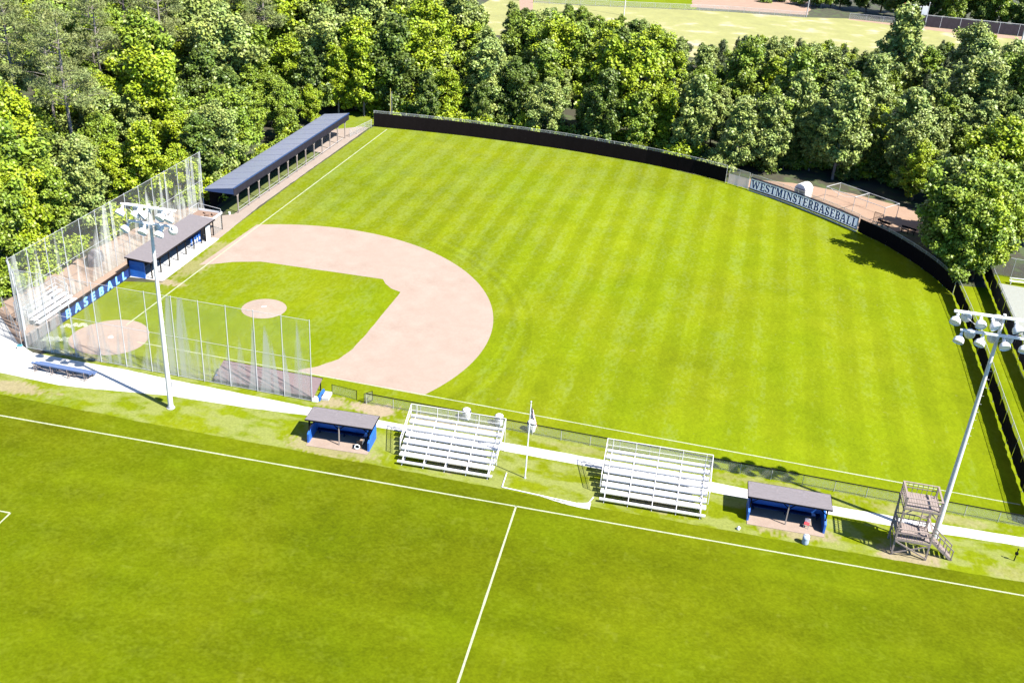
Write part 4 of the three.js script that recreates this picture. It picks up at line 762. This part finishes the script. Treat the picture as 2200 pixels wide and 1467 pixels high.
function limb(a, b, r1, r2, r, bow = 0.08) {
  const m = a.clone().lerp(b, 0.5), L = a.distanceTo(b); m.add(V((r() - 0.5) * L * bow * 2, L * bow, (r() - 0.5) * L * bow * 2));
  return [tube(a, m, r1, (r1 + r2) / 2, 6), tube(m, b, (r1 + r2) / 2, r2, 5)];
}
const proto = {
  broad: (seed) => {
    const r = rnd(seed), H = 16, cl = [], tr = [], rx = 3.9 + r() * 1.5, top = V((r() - 0.5) * 1.2, H - 1.6, (r() - 0.5) * 1.2), stem = (t) => V(top.x * t * t, H * 0.95 * t, top.z * t * t);
    tr.push(tube(V(0, -0.2, 0), stem(0.35), 0.28, 0.2, 7), tube(stem(0.35), stem(0.65), 0.2, 0.12, 6), tube(stem(0.65), top, 0.12, 0.04, 6));
    const n = 26 + Math.floor(r() * 6);
    for (let i = 0; i < n; i++) {              // boughs that leave the stem, rise and droop, each with a few leaf clumps
      const t = 0.14 + 0.82 * (i + r() * 0.8) / n, a = i * 2.399 + r() * 0.9, reach = rx * Math.pow(Math.sin(Math.PI * Math.min(0.97, 0.12 + 0.9 * t)), 0.55) * (0.4 + 0.9 * r()), up = (0.15 + 0.75 * t) * reach * (0.5 + r() * 0.5);
      const s = stem(t * 0.9), e = V(s.x + Math.cos(a) * reach, s.y + up, s.z + Math.sin(a) * reach), m = 3 + Math.floor(r() * 2);
      tr.push(...limb(s, e, 0.09 * (1.2 - t), 0.02, r, 0.06));
      for (let k = 0; k < m; k++) { const q = 0.45 + 0.6 * (k + 0.3) / m, w = (0.75 + 0.6 * r()) * (1.1 - 0.2 * q), c = s.clone().lerp(e, q).add(V((r() - 0.5) * 1.5, (r() - 0.5) * 1.8, (r() - 0.5) * 1.5)); cl.push({ c, r: w, n: Math.round(150 * w * w + 34), sx: 1.1, sy: 0.9 }); }
    }
    for (let i = 0; i < 5; i++) cl.push({ c: top.clone().add(V((r() - 0.5) * 1.6, (r() - 0.3) * 1.5, (r() - 0.5) * 1.6)), r: 0.7 + 0.3 * r(), n: 80, sx: 1.1, sy: 0.8 });
    return { H, trunk: tr, crown: leafGeo(cl, { r, size: 0.33, long: 1.4, scatter: 0.85 }), bark: M.bark };
  },
  poplar: (seed) => {
    const r = rnd(seed), H = 17, cl = [], tr = [], rx = 2.9 + r() * 0.9, lean = (r() - 0.5) * 1.2, stem = (t) => V(lean * t * t, (H - 0.7) * t, 0);
    tr.push(tube(V(0, -0.2, 0), stem(0.5), 0.24, 0.13, 7), tube(stem(0.5), stem(0.97), 0.13, 0.03, 6));
    const n = 34;
    for (let i = 0; i < n; i++) {
      const t = 0.1 + 0.88 * (i + r()) / n, a = i * 2.399 + r() * 0.7, reach = rx * Math.pow(1 - t, 0.6) * (0.5 + 0.75 * r()) * (t < 0.25 ? 0.9 : 1.1) + 0.35, s = stem(t * 0.93), e = V(s.x + Math.cos(a) * reach, s.y + reach * (0.35 + 0.5 * r()), s.z + Math.sin(a) * reach);
      if (i % 2) tr.push(...limb(s, e, 0.06 * (1.2 - t), 0.015, r, 0.05));
      for (let k = 0; k < 3; k++) { const q = 0.4 + 0.65 * k / 2, w = (0.6 + 0.45 * r()) * (1.15 - 0.3 * t), c = s.clone().lerp(e, q).add(V((r() - 0.5) * 0.7, (r() - 0.5) * 0.8, (r() - 0.5) * 0.7)); cl.push({ c, r: w, n: Math.round(185 * w * w + 24), sx: 1.0, sy: 0.9 }); }
    }
    return { H, trunk: tr, crown: leafGeo(cl, { r, size: 0.35, long: 1.35, scatter: 0.95 }), bark: M.paleBark };
  },
  pine: (seed) => {
    const r = rnd(seed), H = 26, cl = [], tr = [];
    tr.push(...limb(V(0, -0.2, 0), V(0.2, H * 0.6, 0.1), 0.3, 0.2, r, 0.006), tube(V(0.2, H * 0.6, 0.1), V(0.1, H - 0.8, 0), 0.2, 0.05, 7));
    for (let i = 0; i < 52; i++) {
      const t = r(), y = H * 0.5 + t * (H * 0.48), a = i * 2.39 + r() * 0.6, w = (4.6 * Math.pow(1 - t, 0.55) + 0.5) * (0.5 + 0.5 * r()), c = V(Math.cos(a) * w, y + 0.3 * w * 0.4, Math.sin(a) * w), k = 0.7 + 0.55 * r();
      cl.push({ c, r: k, n: Math.round(150 * k * k), sx: 1.25, sy: 0.6 });
      tr.push(...limb(V(0.15, y - 0.5, 0.05), c, 0.07, 0.02, r, 0.04));
    }
    return { H, trunk: tr, crown: leafGeo(cl, { r, size: 0.1, long: 5, scatter: 0.9, spread: 0.6 }), bark: M.paleBark };
  },
  cedar: (seed) => {
    const r = rnd(seed), H = 10, cl = [], tr = [tube(V(0, -0.1, 0), V(0, H - 0.5, 0), 0.16, 0.03, 6)];
    for (let i = 0; i < 60; i++) { const t = r(), y = 0.6 + t * (H - 0.9), a = i * 2.4, w = 1.7 * Math.pow(1 - t, 0.75) * (0.4 + 0.7 * r()); cl.push({ c: V(Math.cos(a) * w, y, Math.sin(a) * w), r: 0.38 + 0.42 * (1 - t), n: 70, sx: 0.9, sy: 1.3 }); }
    return { H, trunk: tr, crown: leafGeo(cl, { r, size: 0.13, long: 3, scatter: 0.9 }), bark: M.bark };
  },
  shrub: (seed) => {
    const r = rnd(seed), H = 3.4, cl = [], tr = [];
    for (let i = 0; i < 24; i++) { const a = r() * 6.283, w = 1.5 * Math.sqrt(r()), y = 0.4 + 2.4 * r() * (1 - w / 2.6), c = V(Math.cos(a) * w, y, Math.sin(a) * w), k = 0.45 + 0.35 * r(); cl.push({ c, r: k, n: 62, sx: 1.1, sy: 0.85 }); if (i % 4 === 0) tr.push(tube(V(w * 0.1, -0.05, 0), c, 0.035, 0.015, 5)); }
    return { H, trunk: tr, crown: leafGeo(cl, { r, size: 0.24, long: 1.5, scatter: 0.9 }), bark: M.bark };
  },
};
const leafMat = (r, g, b, rough = 0.5) => new THREE.MeshPhysicalMaterial({ color: lin(r, g, b), vertexColors: true, roughness: rough, side: THREE.DoubleSide, transmission: 0.2, thickness: 0, specularIntensity: 0.55 });
const LEAF = { lime: leafMat(0.185, 0.24, 0.006), mid: leafMat(0.132, 0.185, 0.012), pale: leafMat(0.175, 0.218, 0.046), deep: leafMat(0.076, 0.112, 0.012), pine: leafMat(0.135, 0.155, 0.042, 0.6), cedar: leafMat(0.046, 0.064, 0.018, 0.7) };
const KINDS = { broad: ['broadleaf_tree', 6], poplar: ['tall_leafy_tree', 5], pine: ['pine_tree', 3], cedar: ['cedar_tree', 2], shrub: ['shrub', 4] };
const TONE = { lime: 'yellow green', mid: 'mid green', pale: 'pale green', deep: 'dark green', pine: 'grey green', cedar: 'dark' };
const built = {};
for (const [k, [, n]] of Object.entries(KINDS)) built[k] = Array.from({ length: n }, (_, i) => { const p = proto[k](100 + i * 31 + k.length * 7); return { ...p, trunkG: merged(p.trunk) }; });
const place = (x, z) => (z < -285 ? 'behind the far field' : x < -11 && z > -96 ? (z > -42 ? 'in the wood left of the dugout' : 'in the wood behind the batting shelter') : x < 2 ? 'in the wood beyond the left field corner' : x > 98 && z > -84 ? 'by the right field fence' : z > -118 ? 'close behind the outfield fence' : 'deep in the wood behind the outfield fence');
const R = rnd(77);
let tn = 0;
function plant(kind, tone, x, z, h, label) {
  const p = built[kind][Math.floor(R() * built[kind].length)], word = kind === 'shrub' ? 'shrub' : kind === 'pine' ? 'tall pine tree with bare trunk' : kind === 'cedar' ? 'narrow cedar tree' : kind === 'poplar' ? 'tall narrow leafy tree' : 'round crowned leafy tree';
  const where = place(x, z), text = `${TONE[tone]} ${word} ${where}`, t = thing(KINDS[kind][0], label || text, kind === 'shrub' ? 'shrub' : 'tree', x, -0.03, z, R() * 6.283, label ? undefined : text + 's group');
  if (!label) t.userData.group = `${TONE[tone]} ${kind === 'shrub' ? 'shrubs' : kind === 'pine' ? 'pines' : kind === 'cedar' ? 'cedars' : kind === 'poplar' ? 'narrow trees' : 'round trees'} ${where}`;
  const s = h / p.H, w = s * (0.92 + 0.2 * R());
  t.scale.set(w, s, w);
  const a = new THREE.Mesh(p.trunkG, p.bark), b = new THREE.Mesh(p.crown, LEAF[tone]);
  a.name = kind === 'shrub' ? 'stems' : 'trunk'; b.name = kind === 'shrub' ? 'foliage' : 'crown';
  for (const m of [a, b]) { m.castShadow = m.receiveShadow = true; t.add(m); }
  tn++;
}
const WOOD = [
  ['broad', 'cedar', [[46.3,-187.0,5.3]]],
  ['broad', 'deep', [[-31.9,-34.4,12.1],[-28.6,-63.6,12.5],[-23.0,-61.8,7.7],[-44.5,-72.0,14.2],[-28.1,-72.6,16.9],[-57.7,-100.7,16.6],[-2.8,-100.5,20.2],[16.1,-99.3,9.5],[115.2,-99.4,13.2],[21.7,-104.0,13.7],[-80.3,-107.6,11.8],[-62.6,-115.1,20.5],[-107.9,-121.8,17.1],[-67.6,-133.1,14.5],[-27.4,-129.2,20.7],[-106.8,-138.3,15.2],[-98.9,-139.1,15.8],[-67.7,-146.3,18.1],[-90.2,-148.9,15.7],[-80.6,-150.4,16.3],[-43.8,-147.2,19.1],[44.8,-161.3,9.5],[5.4,-189.7,7.4],[2.8,-194.1,7.1],[62.4,-192.2,6.4],[12.7,-201.3,8.1],[87.8,-296.6,16.2],[91.1,-298.0,14.5],[99.7,-294.8,14.9],[113.0,-285.4,18.3],[117.6,-297.8,15.1],[131.3,-293.2,18.4],[150.1,-294.5,15.7],[156.2,-291.2,16.8],[167.8,-289.9,16.2],[176.0,-297.6,14.5],[180.1,-285.6,16.5]]],
  ['broad', 'lime', [[-28.8,-56.9,20],[-22.4,-36.8,10],[-36.5,-35.0,17],[-25.2,-13.2,15],[-15.2,-42.2,9],[96.3,-90.7,11],[101.6,-57.6,14.5],[-21.3,-13.3,14.0],[-34.6,-26.7,17.1],[-19.5,-50.9,11.6],[-35.3,-53.8,14.8],[104.7,-67.1,12.8],[-82.9,-88.4,23.2],[-14.2,-87.9,7.7],[108.2,-88.7,17.0],[-76.7,-93.9,16.5],[-23.4,-98.9,14.6],[51.2,-99.9,6.4],[-98.3,-104.7,20.0],[-10.5,-101.5,18.5],[8.8,-102.5,10.7],[45.4,-104.8,20.0],[51.4,-103.9,12.5],[-73.9,-109.0,21.5],[-0.3,-106.7,18.6],[35.5,-109.9,9.3],[-29.1,-113.7,23.0],[-15.0,-111.3,15.2],[45.2,-115.8,12.8],[65.9,-113.3,9.5],[-0.6,-118.9,21.6],[-99.8,-126.0,17.5],[24.4,-124.6,19.2],[-86.2,-132.8,16.1],[-62.8,-133.2,14.9],[35.8,-131.5,17.6],[44.0,-132.9,17.5],[-115.1,-136.6,12.5],[-75.1,-139.4,13.7],[-51.0,-140.3,20.3],[-11.7,-136.1,23.6],[34.1,-143.5,15.6],[73.4,-155.3,11.5],[86.7,-182.0,8.9],[66.5,-200.9,5.5]]],
  ['broad', 'mid', [[-27.2,-28.6,8],[106.0,-78.6,11],[98.9,-55.2,13.5],[97.9,-59.5,17],[102,-63.5,16],[100.5,-69.5,16],[-19.9,-6.8,15.4],[-26.5,-17.8,20.0],[-43.5,-41.0,15.8],[-37.8,-40.6,12.4],[-30.4,-45.0,11.4],[-39.3,-57.9,14.2],[-32.4,-58.5,15.0],[-24.6,-57.7,12.3],[-14.2,-56.2,15.2],[-49.9,-64.7,22.6],[-37.4,-68.8,22.7],[-31.9,-74.8,11.3],[110.3,-75.0,14.7],[-35.3,-80.2,12.4],[-13.8,-76.3,10.6],[-53.9,-81.7,21.6],[-20.2,-83.3,10.6],[-21.0,-89.4,7.9],[-72.0,-93.6,16.1],[113.7,-93.7,16.3],[-43.8,-99.0,22.6],[107.2,-99.1,11.7],[-87.9,-103.1,16.1],[-24.3,-103.8,12.1],[70.2,-103.0,14.1],[-97.5,-110.5,17.7],[-37.3,-109.0,15.8],[-30.3,-108.0,19.2],[-40.7,-113.7,20.7],[-102.3,-121.8,17.8],[-24.3,-120.5,15.9],[56.9,-117.5,13.7],[93.9,-117.5,11.5],[64.0,-126.3,18.4],[-97.8,-131.5,16.0],[18.1,-132.4,17.1],[98.1,-131.9,10.7],[-66.2,-138.3,17.1],[-32.9,-137.5,22.4],[-17.0,-135.1,21.6],[-5.4,-136.7,16.2],[-9.4,-145.9,13.6],[6.3,-144.5,8.6],[63.5,-143.3,13.3],[121.1,-142.9,18.8],[-50.6,-149.0,19.1],[-24.3,-151.8,16.0],[1.9,-147.8,11.9],[10.2,-148.8,10.6],[38.5,-164.9,11.2],[26.4,-171.6,11.1],[18.7,-189.2,10.0],[83.1,-184.8,8.9],[25.8,-197.8,5.3],[73.9,-206.2,5.0],[27.2,-207.3,5.9],[104.7,-296.3,16.5],[125.8,-284.5,18.6],[137.5,-293.5,16.3],[141.8,-288.8,18.1],[164.0,-289.9,14.3],[188.0,-284.7,17.5]]],
  ['broad', 'pale', [[-26.5,-22.7,11.0],[-26.8,-34.0,11.3],[-51.1,-46.1,18.0],[-33.7,-49.6,14.9],[-59.1,-55.6,21.9],[-14.1,-51.9,13.5],[-27.7,-80.8,22.1],[-81.1,-83.0,20.5],[-40.9,-94.3,23.5],[95.7,-95.3,14.8],[102.9,-92.4,8.1],[-75.9,-100.2,22.5],[29.6,-98.9,11.8],[-15.8,-102.0,19.7],[94.6,-105.5,9.2],[-102.1,-110.1,18.9],[-54.6,-107.4,18.7],[-44.7,-108.5,22.3],[-23.6,-113.6,19.6],[80.2,-115.1,9.2],[116.4,-113.8,13.8],[-14.8,-119.7,23.0],[28.0,-120.1,8.8],[60.9,-116.8,9.7],[70.8,-120.8,10.3],[-113.9,-126.0,16.1],[-108.5,-127.4,16.6],[-21.6,-126.7,14.3],[10.8,-123.8,14.8],[-102.2,-129.3,16.9],[-23.5,-133.6,22.5],[-7.2,-130.6,22.2],[109.7,-130.5,20.0],[7.8,-137.1,10.1],[41.8,-139.3,10.8],[-79.2,-146.4,16.0],[-62.2,-145.2,18.6],[19.3,-142.2,16.7],[49.2,-146.5,11.8],[116.6,-141.1,12.3],[-36.0,-148.3,20.8],[25.8,-152.4,9.3],[77.6,-150.0,14.3],[108.6,-150.6,11.8],[119.6,-154.4,18.8],[71.7,-160.2,13.0],[115.2,-171.1,19.2],[122.9,-177.0,12.0],[57.1,-183.9,6.5],[96.3,-189.6,7.7],[40.4,-195.5,5.2],[34.6,-200.1,6.6]]],
  ['cedar', 'cedar', [[50.6,-121.7,9.2],[100.9,-119.0,8.6],[58.0,-125.3,11.8],[94.7,-127.0,9.3],[84.5,-135.6,12],[100.8,-136.4,12],[110.0,-137.8,12],[102.3,-145.7,12],[58.4,-149.5,12],[120.8,-149.2,12],[62.7,-159.3,12],[103.0,-158.9,12],[53.4,-161.9,8.1],[85.6,-164.1,12],[98.6,-167.0,12],[108.8,-166.8,10.6],[57.5,-174.3,8.1],[75.4,-171.2,11.0],[90.9,-171.4,9.7],[60.9,-178.9,8.4],[72.1,-180.2,9.5],[110.8,-175.8,12],[65.4,-186.0,7.9],[125.5,-183.7,9.3],[111.0,-192.4,10.2],[120.6,-196.6,12]]],
  ['pine', 'pine', [[-30.9,-39.7,27],[-45.9,-47.7,28],[-54.8,-92.3,27],[-41.5,-63.8,27],[-39.7,-47.6,26.2],[-67.3,-68.9,26.3],[-50.9,-75.5,23.4],[-74.0,-80.2,23.6],[-39.5,-80.1,26.6],[-43.9,-89.5,23.5],[-65.3,-94.4,23.4],[-61.5,-93.1,23.9],[-48.8,-91.7,23.5],[-45.5,-103.3,23.6],[-40.4,-105.4,24.9],[-30.4,-102.2,26.6],[-71.2,-116.0,25.8],[-47.4,-121.5,25.7],[-40.8,-121.9,24.3],[-70.8,-126.2,26.3],[-36.0,-122.5,24.8],[-31.9,-127.5,25.5],[-38.1,-143.7,23.1]]],
  ['poplar', 'deep', [[-14.3,-46.6,13.4],[-20.9,-68.6,15.0],[-16.1,-91.7,14.6],[5.9,-96.6,11.7],[37.3,-99.7,11.3],[40.7,-96.5,16.3],[74.2,-98.9,8.2],[89.5,-99.6,10.3],[26.0,-104.8,9.8],[8.5,-109.7,8.1],[108.2,-118.2,9.4],[115.3,-121.4,14.5],[-10.8,-125.0,18.4],[38.6,-123.2,18.7],[81.9,-122.5,14.8],[61.5,-137.1,8.8],[88.3,-138.5,16.0],[28.8,-146.2,12.6],[-74.1,-150.3,15.0],[37.5,-155.8,14.8],[39.7,-171.9,10.5],[100.8,-174.5,9.0],[109.6,-185.7,11.2],[106.6,-206.1,8.4],[107.0,-212.3,7.9],[138.2,-212.4,9.7],[97.6,-294.2,14.2],[108.5,-285.2,14.6],[120.6,-287.2,15.1],[135.2,-288.2,17.6],[148.4,-285.7,15.1],[185.1,-289.1,15.2]]],
  ['poplar', 'lime', [[-18.2,-37.9,14.2],[-37.6,-84.6,17.2],[100.5,-85.2,9.8],[-21.2,-94.2,10.3],[-12.0,-96.1,14.1],[-7.3,-97.7,16.5],[-83.7,-102.0,18.6],[-34.9,-104.6,14.9],[39.4,-105.5,20.8],[90.9,-109.5,12.0],[-97.2,-114.4,14.5],[-7.0,-115.2,17.6],[6.7,-128.1,15.7],[70.1,-125.9,15.7],[27.5,-130.7,8.5],[49.8,-134.3,12.8],[78.6,-138.9,8.5],[120.9,-135.2,10.8],[-31.4,-144.0,21.5],[-13.5,-149.5,22.7],[15.7,-163.1,9.9],[29.8,-164.3,11.4],[80.1,-160.7,12.8],[26.8,-182.3,8.3],[135.0,-195.9,12.4],[116.6,-214.0,6.8],[125.5,-210.0,11.3]]],
  ['poplar', 'mid', [[26.3,-109.4,17],[-21.2,-19.9,13.0],[-19.0,-72.3,11.0],[-22.1,-79.9,13.0],[109.8,-79.5,12.7],[-28.2,-95.4,16.9],[-48.9,-99.2,22.4],[46.9,-96.9,12.8],[-91.6,-105.1,14.4],[4.6,-104.0,10.4],[104.2,-104.5,11.7],[12.5,-109.3,15.2],[68.3,-109.8,8.6],[74.2,-110.7,20.8],[8.6,-115.7,12.1],[70.7,-114.4,11.1],[102.0,-112.8,15.1],[16.1,-117.7,11.1],[85.0,-118.8,16.4],[19.2,-123.7,10.5],[29.4,-126.7,18.6],[59.1,-131.1,11.2],[70.5,-130.1,14.6],[75.4,-133.9,17.3],[81.0,-133.6,13.5],[116.6,-132.5,11.6],[26.2,-136.8,9.3],[-3.7,-143.6,22.3],[22.3,-145.5,15.4],[95.5,-144.3,12.1],[62.9,-152.1,13.3],[91.1,-151.7,8.2],[102.9,-151.2,16.5],[0.4,-155.0,13.4],[12.2,-156.0,13.6],[86.1,-157.9,10.5],[6.3,-165.8,12.1],[65.8,-162.9,12.2],[18.9,-171.0,12.1],[47.9,-174.3,7.4],[66.7,-167.6,11.5],[11.2,-176.6,10.0],[23.9,-179.3,9.4],[40.9,-182.1,8.1],[78.2,-179.9,8.8],[15.1,-192.6,9.7],[72.9,-196.4,6.8],[103.1,-193.4,11.2],[113.7,-200.8,9.2],[124.1,-204.3,9.9],[133.5,-204.3,8.9],[84.5,-292.2,14.7],[160.0,-293.2,16.9],[172.3,-291.2,14.7]]],
  ['poplar', 'pale', [[57.0,-97.9,17],[70.7,-96.0,15],[82.4,-103.1,16],[112.1,-126.8,16],[97.2,-64.8,17],[96,-150,26],[-18.0,-23.6,15.1],[-28.4,-52.4,12.9],[100.3,-76.1,12.5],[65.5,-93.4,14.0],[65.5,-99.3,13.5],[78.9,-100.4,14.3],[83.0,-96.7,19.5],[94.1,-99.4,18.8],[99.7,-100.6,15.3],[15.6,-104.5,17.7],[55.6,-104.2,13.9],[63.9,-104.9,9.0],[75.1,-104.5,18.5],[18.5,-107.3,8.8],[39.5,-110.6,10.8],[60.1,-108.0,11.0],[81.4,-107.6,16.3],[85.4,-106.1,13.0],[98.7,-106.9,10.7],[108.1,-109.3,15.7],[-88.1,-115.7,19.8],[4.2,-114.1,11.4],[16.0,-113.5,12.3],[51.0,-112.6,9.3],[90.7,-113.5,14.0],[24.7,-117.4,15.9],[44.7,-122.0,10.3],[87.3,-122.1,14.2],[89.5,-126.2,18.9],[101.9,-127.5,16.5],[106.5,-123.2,12.9],[-0.3,-133.2,23.6],[2.8,-130.0,20.0],[11.3,-132.0,11.5],[66.1,-134.1,8.1],[91.2,-133.9,17.6],[-28.4,-138.4,20.3],[3.2,-135.4,18.9],[35.4,-137.9,13.0],[55.4,-134.6,14.9],[57.7,-142.7,10.1],[70.9,-140.7,12.6],[82.4,-144.7,15.5],[112.4,-146.5,20.8],[38.7,-151.9,11.9],[47.6,-150.5,10.9],[69.2,-146.7,15.3],[23.6,-156.4,11.7],[56.3,-153.9,11.0],[82.6,-153.7,13.9],[115.2,-166.0,12.2],[126.2,-163.1,14.1],[3.2,-174.9,12.4],[11.6,-170.3,10.4],[46.5,-178.9,7.1],[52.1,-179.4,6.1],[95.5,-176.4,8.7],[106.0,-176.2,12.5],[11.3,-189.8,9.3],[69.7,-186.1,8.6],[116.4,-189.8,14.0],[77.3,-196.6,6.3],[90.5,-195.3,6.1],[11.7,-211.4,6.2],[130.4,-207.1,9.4]]],
  ['shrub', 'cedar', [[47.3,-195.2,3.3],[53.7,-197.0,3.2]]],
  ['shrub', 'deep', [[24.1,-202.7,4.3],[97.7,-212.1,3.5],[15.4,-103.1,5.1],[19.2,-103.7,5.1],[21.3,-102.0,5.1],[29.2,-102.6,5.5],[40.2,-100.7,4.4],[59.9,-97.3,4.5],[71.2,-97.0,4.2],[74.3,-101.5,5.8],[85.4,-97.6,4.2],[91.7,-100.5,5.8]]],
  ['shrub', 'lime', [[79.2,-205.4,4.6],[7.6,-96.4,3.3],[11.9,-97.2,4.7],[16.7,-97.9,4.6],[26.3,-97.3,4.7],[55.3,-93.3,4.6],[56.5,-93.9,3.0],[-17.8,1.0,4.4],[-16.8,-9.3,2.8],[-17.6,-12.8,3.8],[-18.2,-21.1,2.7],[-17.7,-25.4,4.6],[-17.9,-28.0,4.7],[-11.8,-43.4,4.4],[-12.6,-50.7,3.8],[-13.1,-57.1,4.4],[-13.1,-66.1,3.3],[-13.2,-76.6,4.7],[-4.9,-99.8,4.8],[0.3,-97.6,3.6],[8.8,-100.9,5.7],[25.4,-98.4,5.7],[36.5,-100.5,3.4],[42.1,-100.4,4.6],[43.9,-99.5,4.4],[46.7,-97.3,4.4],[54.6,-96.6,5.1],[56.8,-98.4,5.3],[62.7,-94.5,3.5],[69.0,-99.2,4.9],[88.7,-100.2,5.1]]],
  ['shrub', 'mid', [[5.0,-203.6,5.0],[1.0,-212.3,3.2],[24.5,-212.3,3.3],[37.6,-207.9,3.7],[82.4,-212.2,3.6],[38.0,-297.4,6.7],[43.5,-299.3,4.7],[49.0,-297.4,5.3],[54.5,-298.6,6.6],[60.0,-299.2,5.3],[65.5,-292.9,4.6],[71.0,-298.5,6.4],[76.5,-294.9,5.0],[82.0,-298.5,6.1],[13.8,-97.9,4.2],[17.7,-97.5,3.9],[20.8,-97.5,2.6],[31.4,-97.1,2.9],[35.1,-97.8,4.0],[52.8,-94.1,2.5],[-17.1,4.2,3.2],[-17.6,-2.2,3.0],[-17.8,-5.9,4.1],[-17.0,-15.1,4.7],[-17.6,-18.9,2.7],[-17.7,-31.1,2.9],[-17.6,-34.9,2.8],[-17.7,-38.2,3.1],[-13.2,-40.3,3.3],[-12.3,-47.1,2.9],[-11.8,-54.1,3.6],[-12.8,-60.2,2.9],[-12.0,-63.3,3.3],[-12.2,-69.8,3.5],[-12.4,-72.4,3.4],[-7.6,-100.5,4.4],[-3.6,-102.1,4.7],[1.9,-100.8,5.5],[5.4,-97.7,3.2],[7.5,-103.2,4.3],[12.2,-103.9,5.5],[17.1,-103.1,5.8],[27.4,-101.6,4.7],[32.1,-98.5,4.6],[34.4,-98.6,4.3],[50.2,-101.9,3.8],[51.7,-98.2,4.0],[64.1,-95.4,4.6],[67.7,-101.9,4.6],[76.7,-101.3,5.5],[78.9,-102.8,4.9],[81.9,-102.9,4.1],[87.1,-102.7,3.9],[95.3,-98.5,5.5],[96.7,-97.1,4.0]]],
  ['shrub', 'pale', [[92.5,-199.7,4.7],[65.5,-210.7,3.6],[87.9,-207.3,4.3],[3.0,-96.1,3.3],[24.3,-98.0,3.3],[33.9,-97.0,2.1],[38.2,-97.2,4.7],[40.1,-96.6,2.4],[41.6,-96.6,2.0],[45.6,-95.4,3.5],[47.9,-95.3,3.0],[61.6,-91.5,4.3],[63.1,-90.7,4.4]]],
];
for (const [kind, tone, spots] of WOOD) for (const [x, z, h] of spots) plant(kind, tone, x, z, h);
renderer.render(scene, camera);
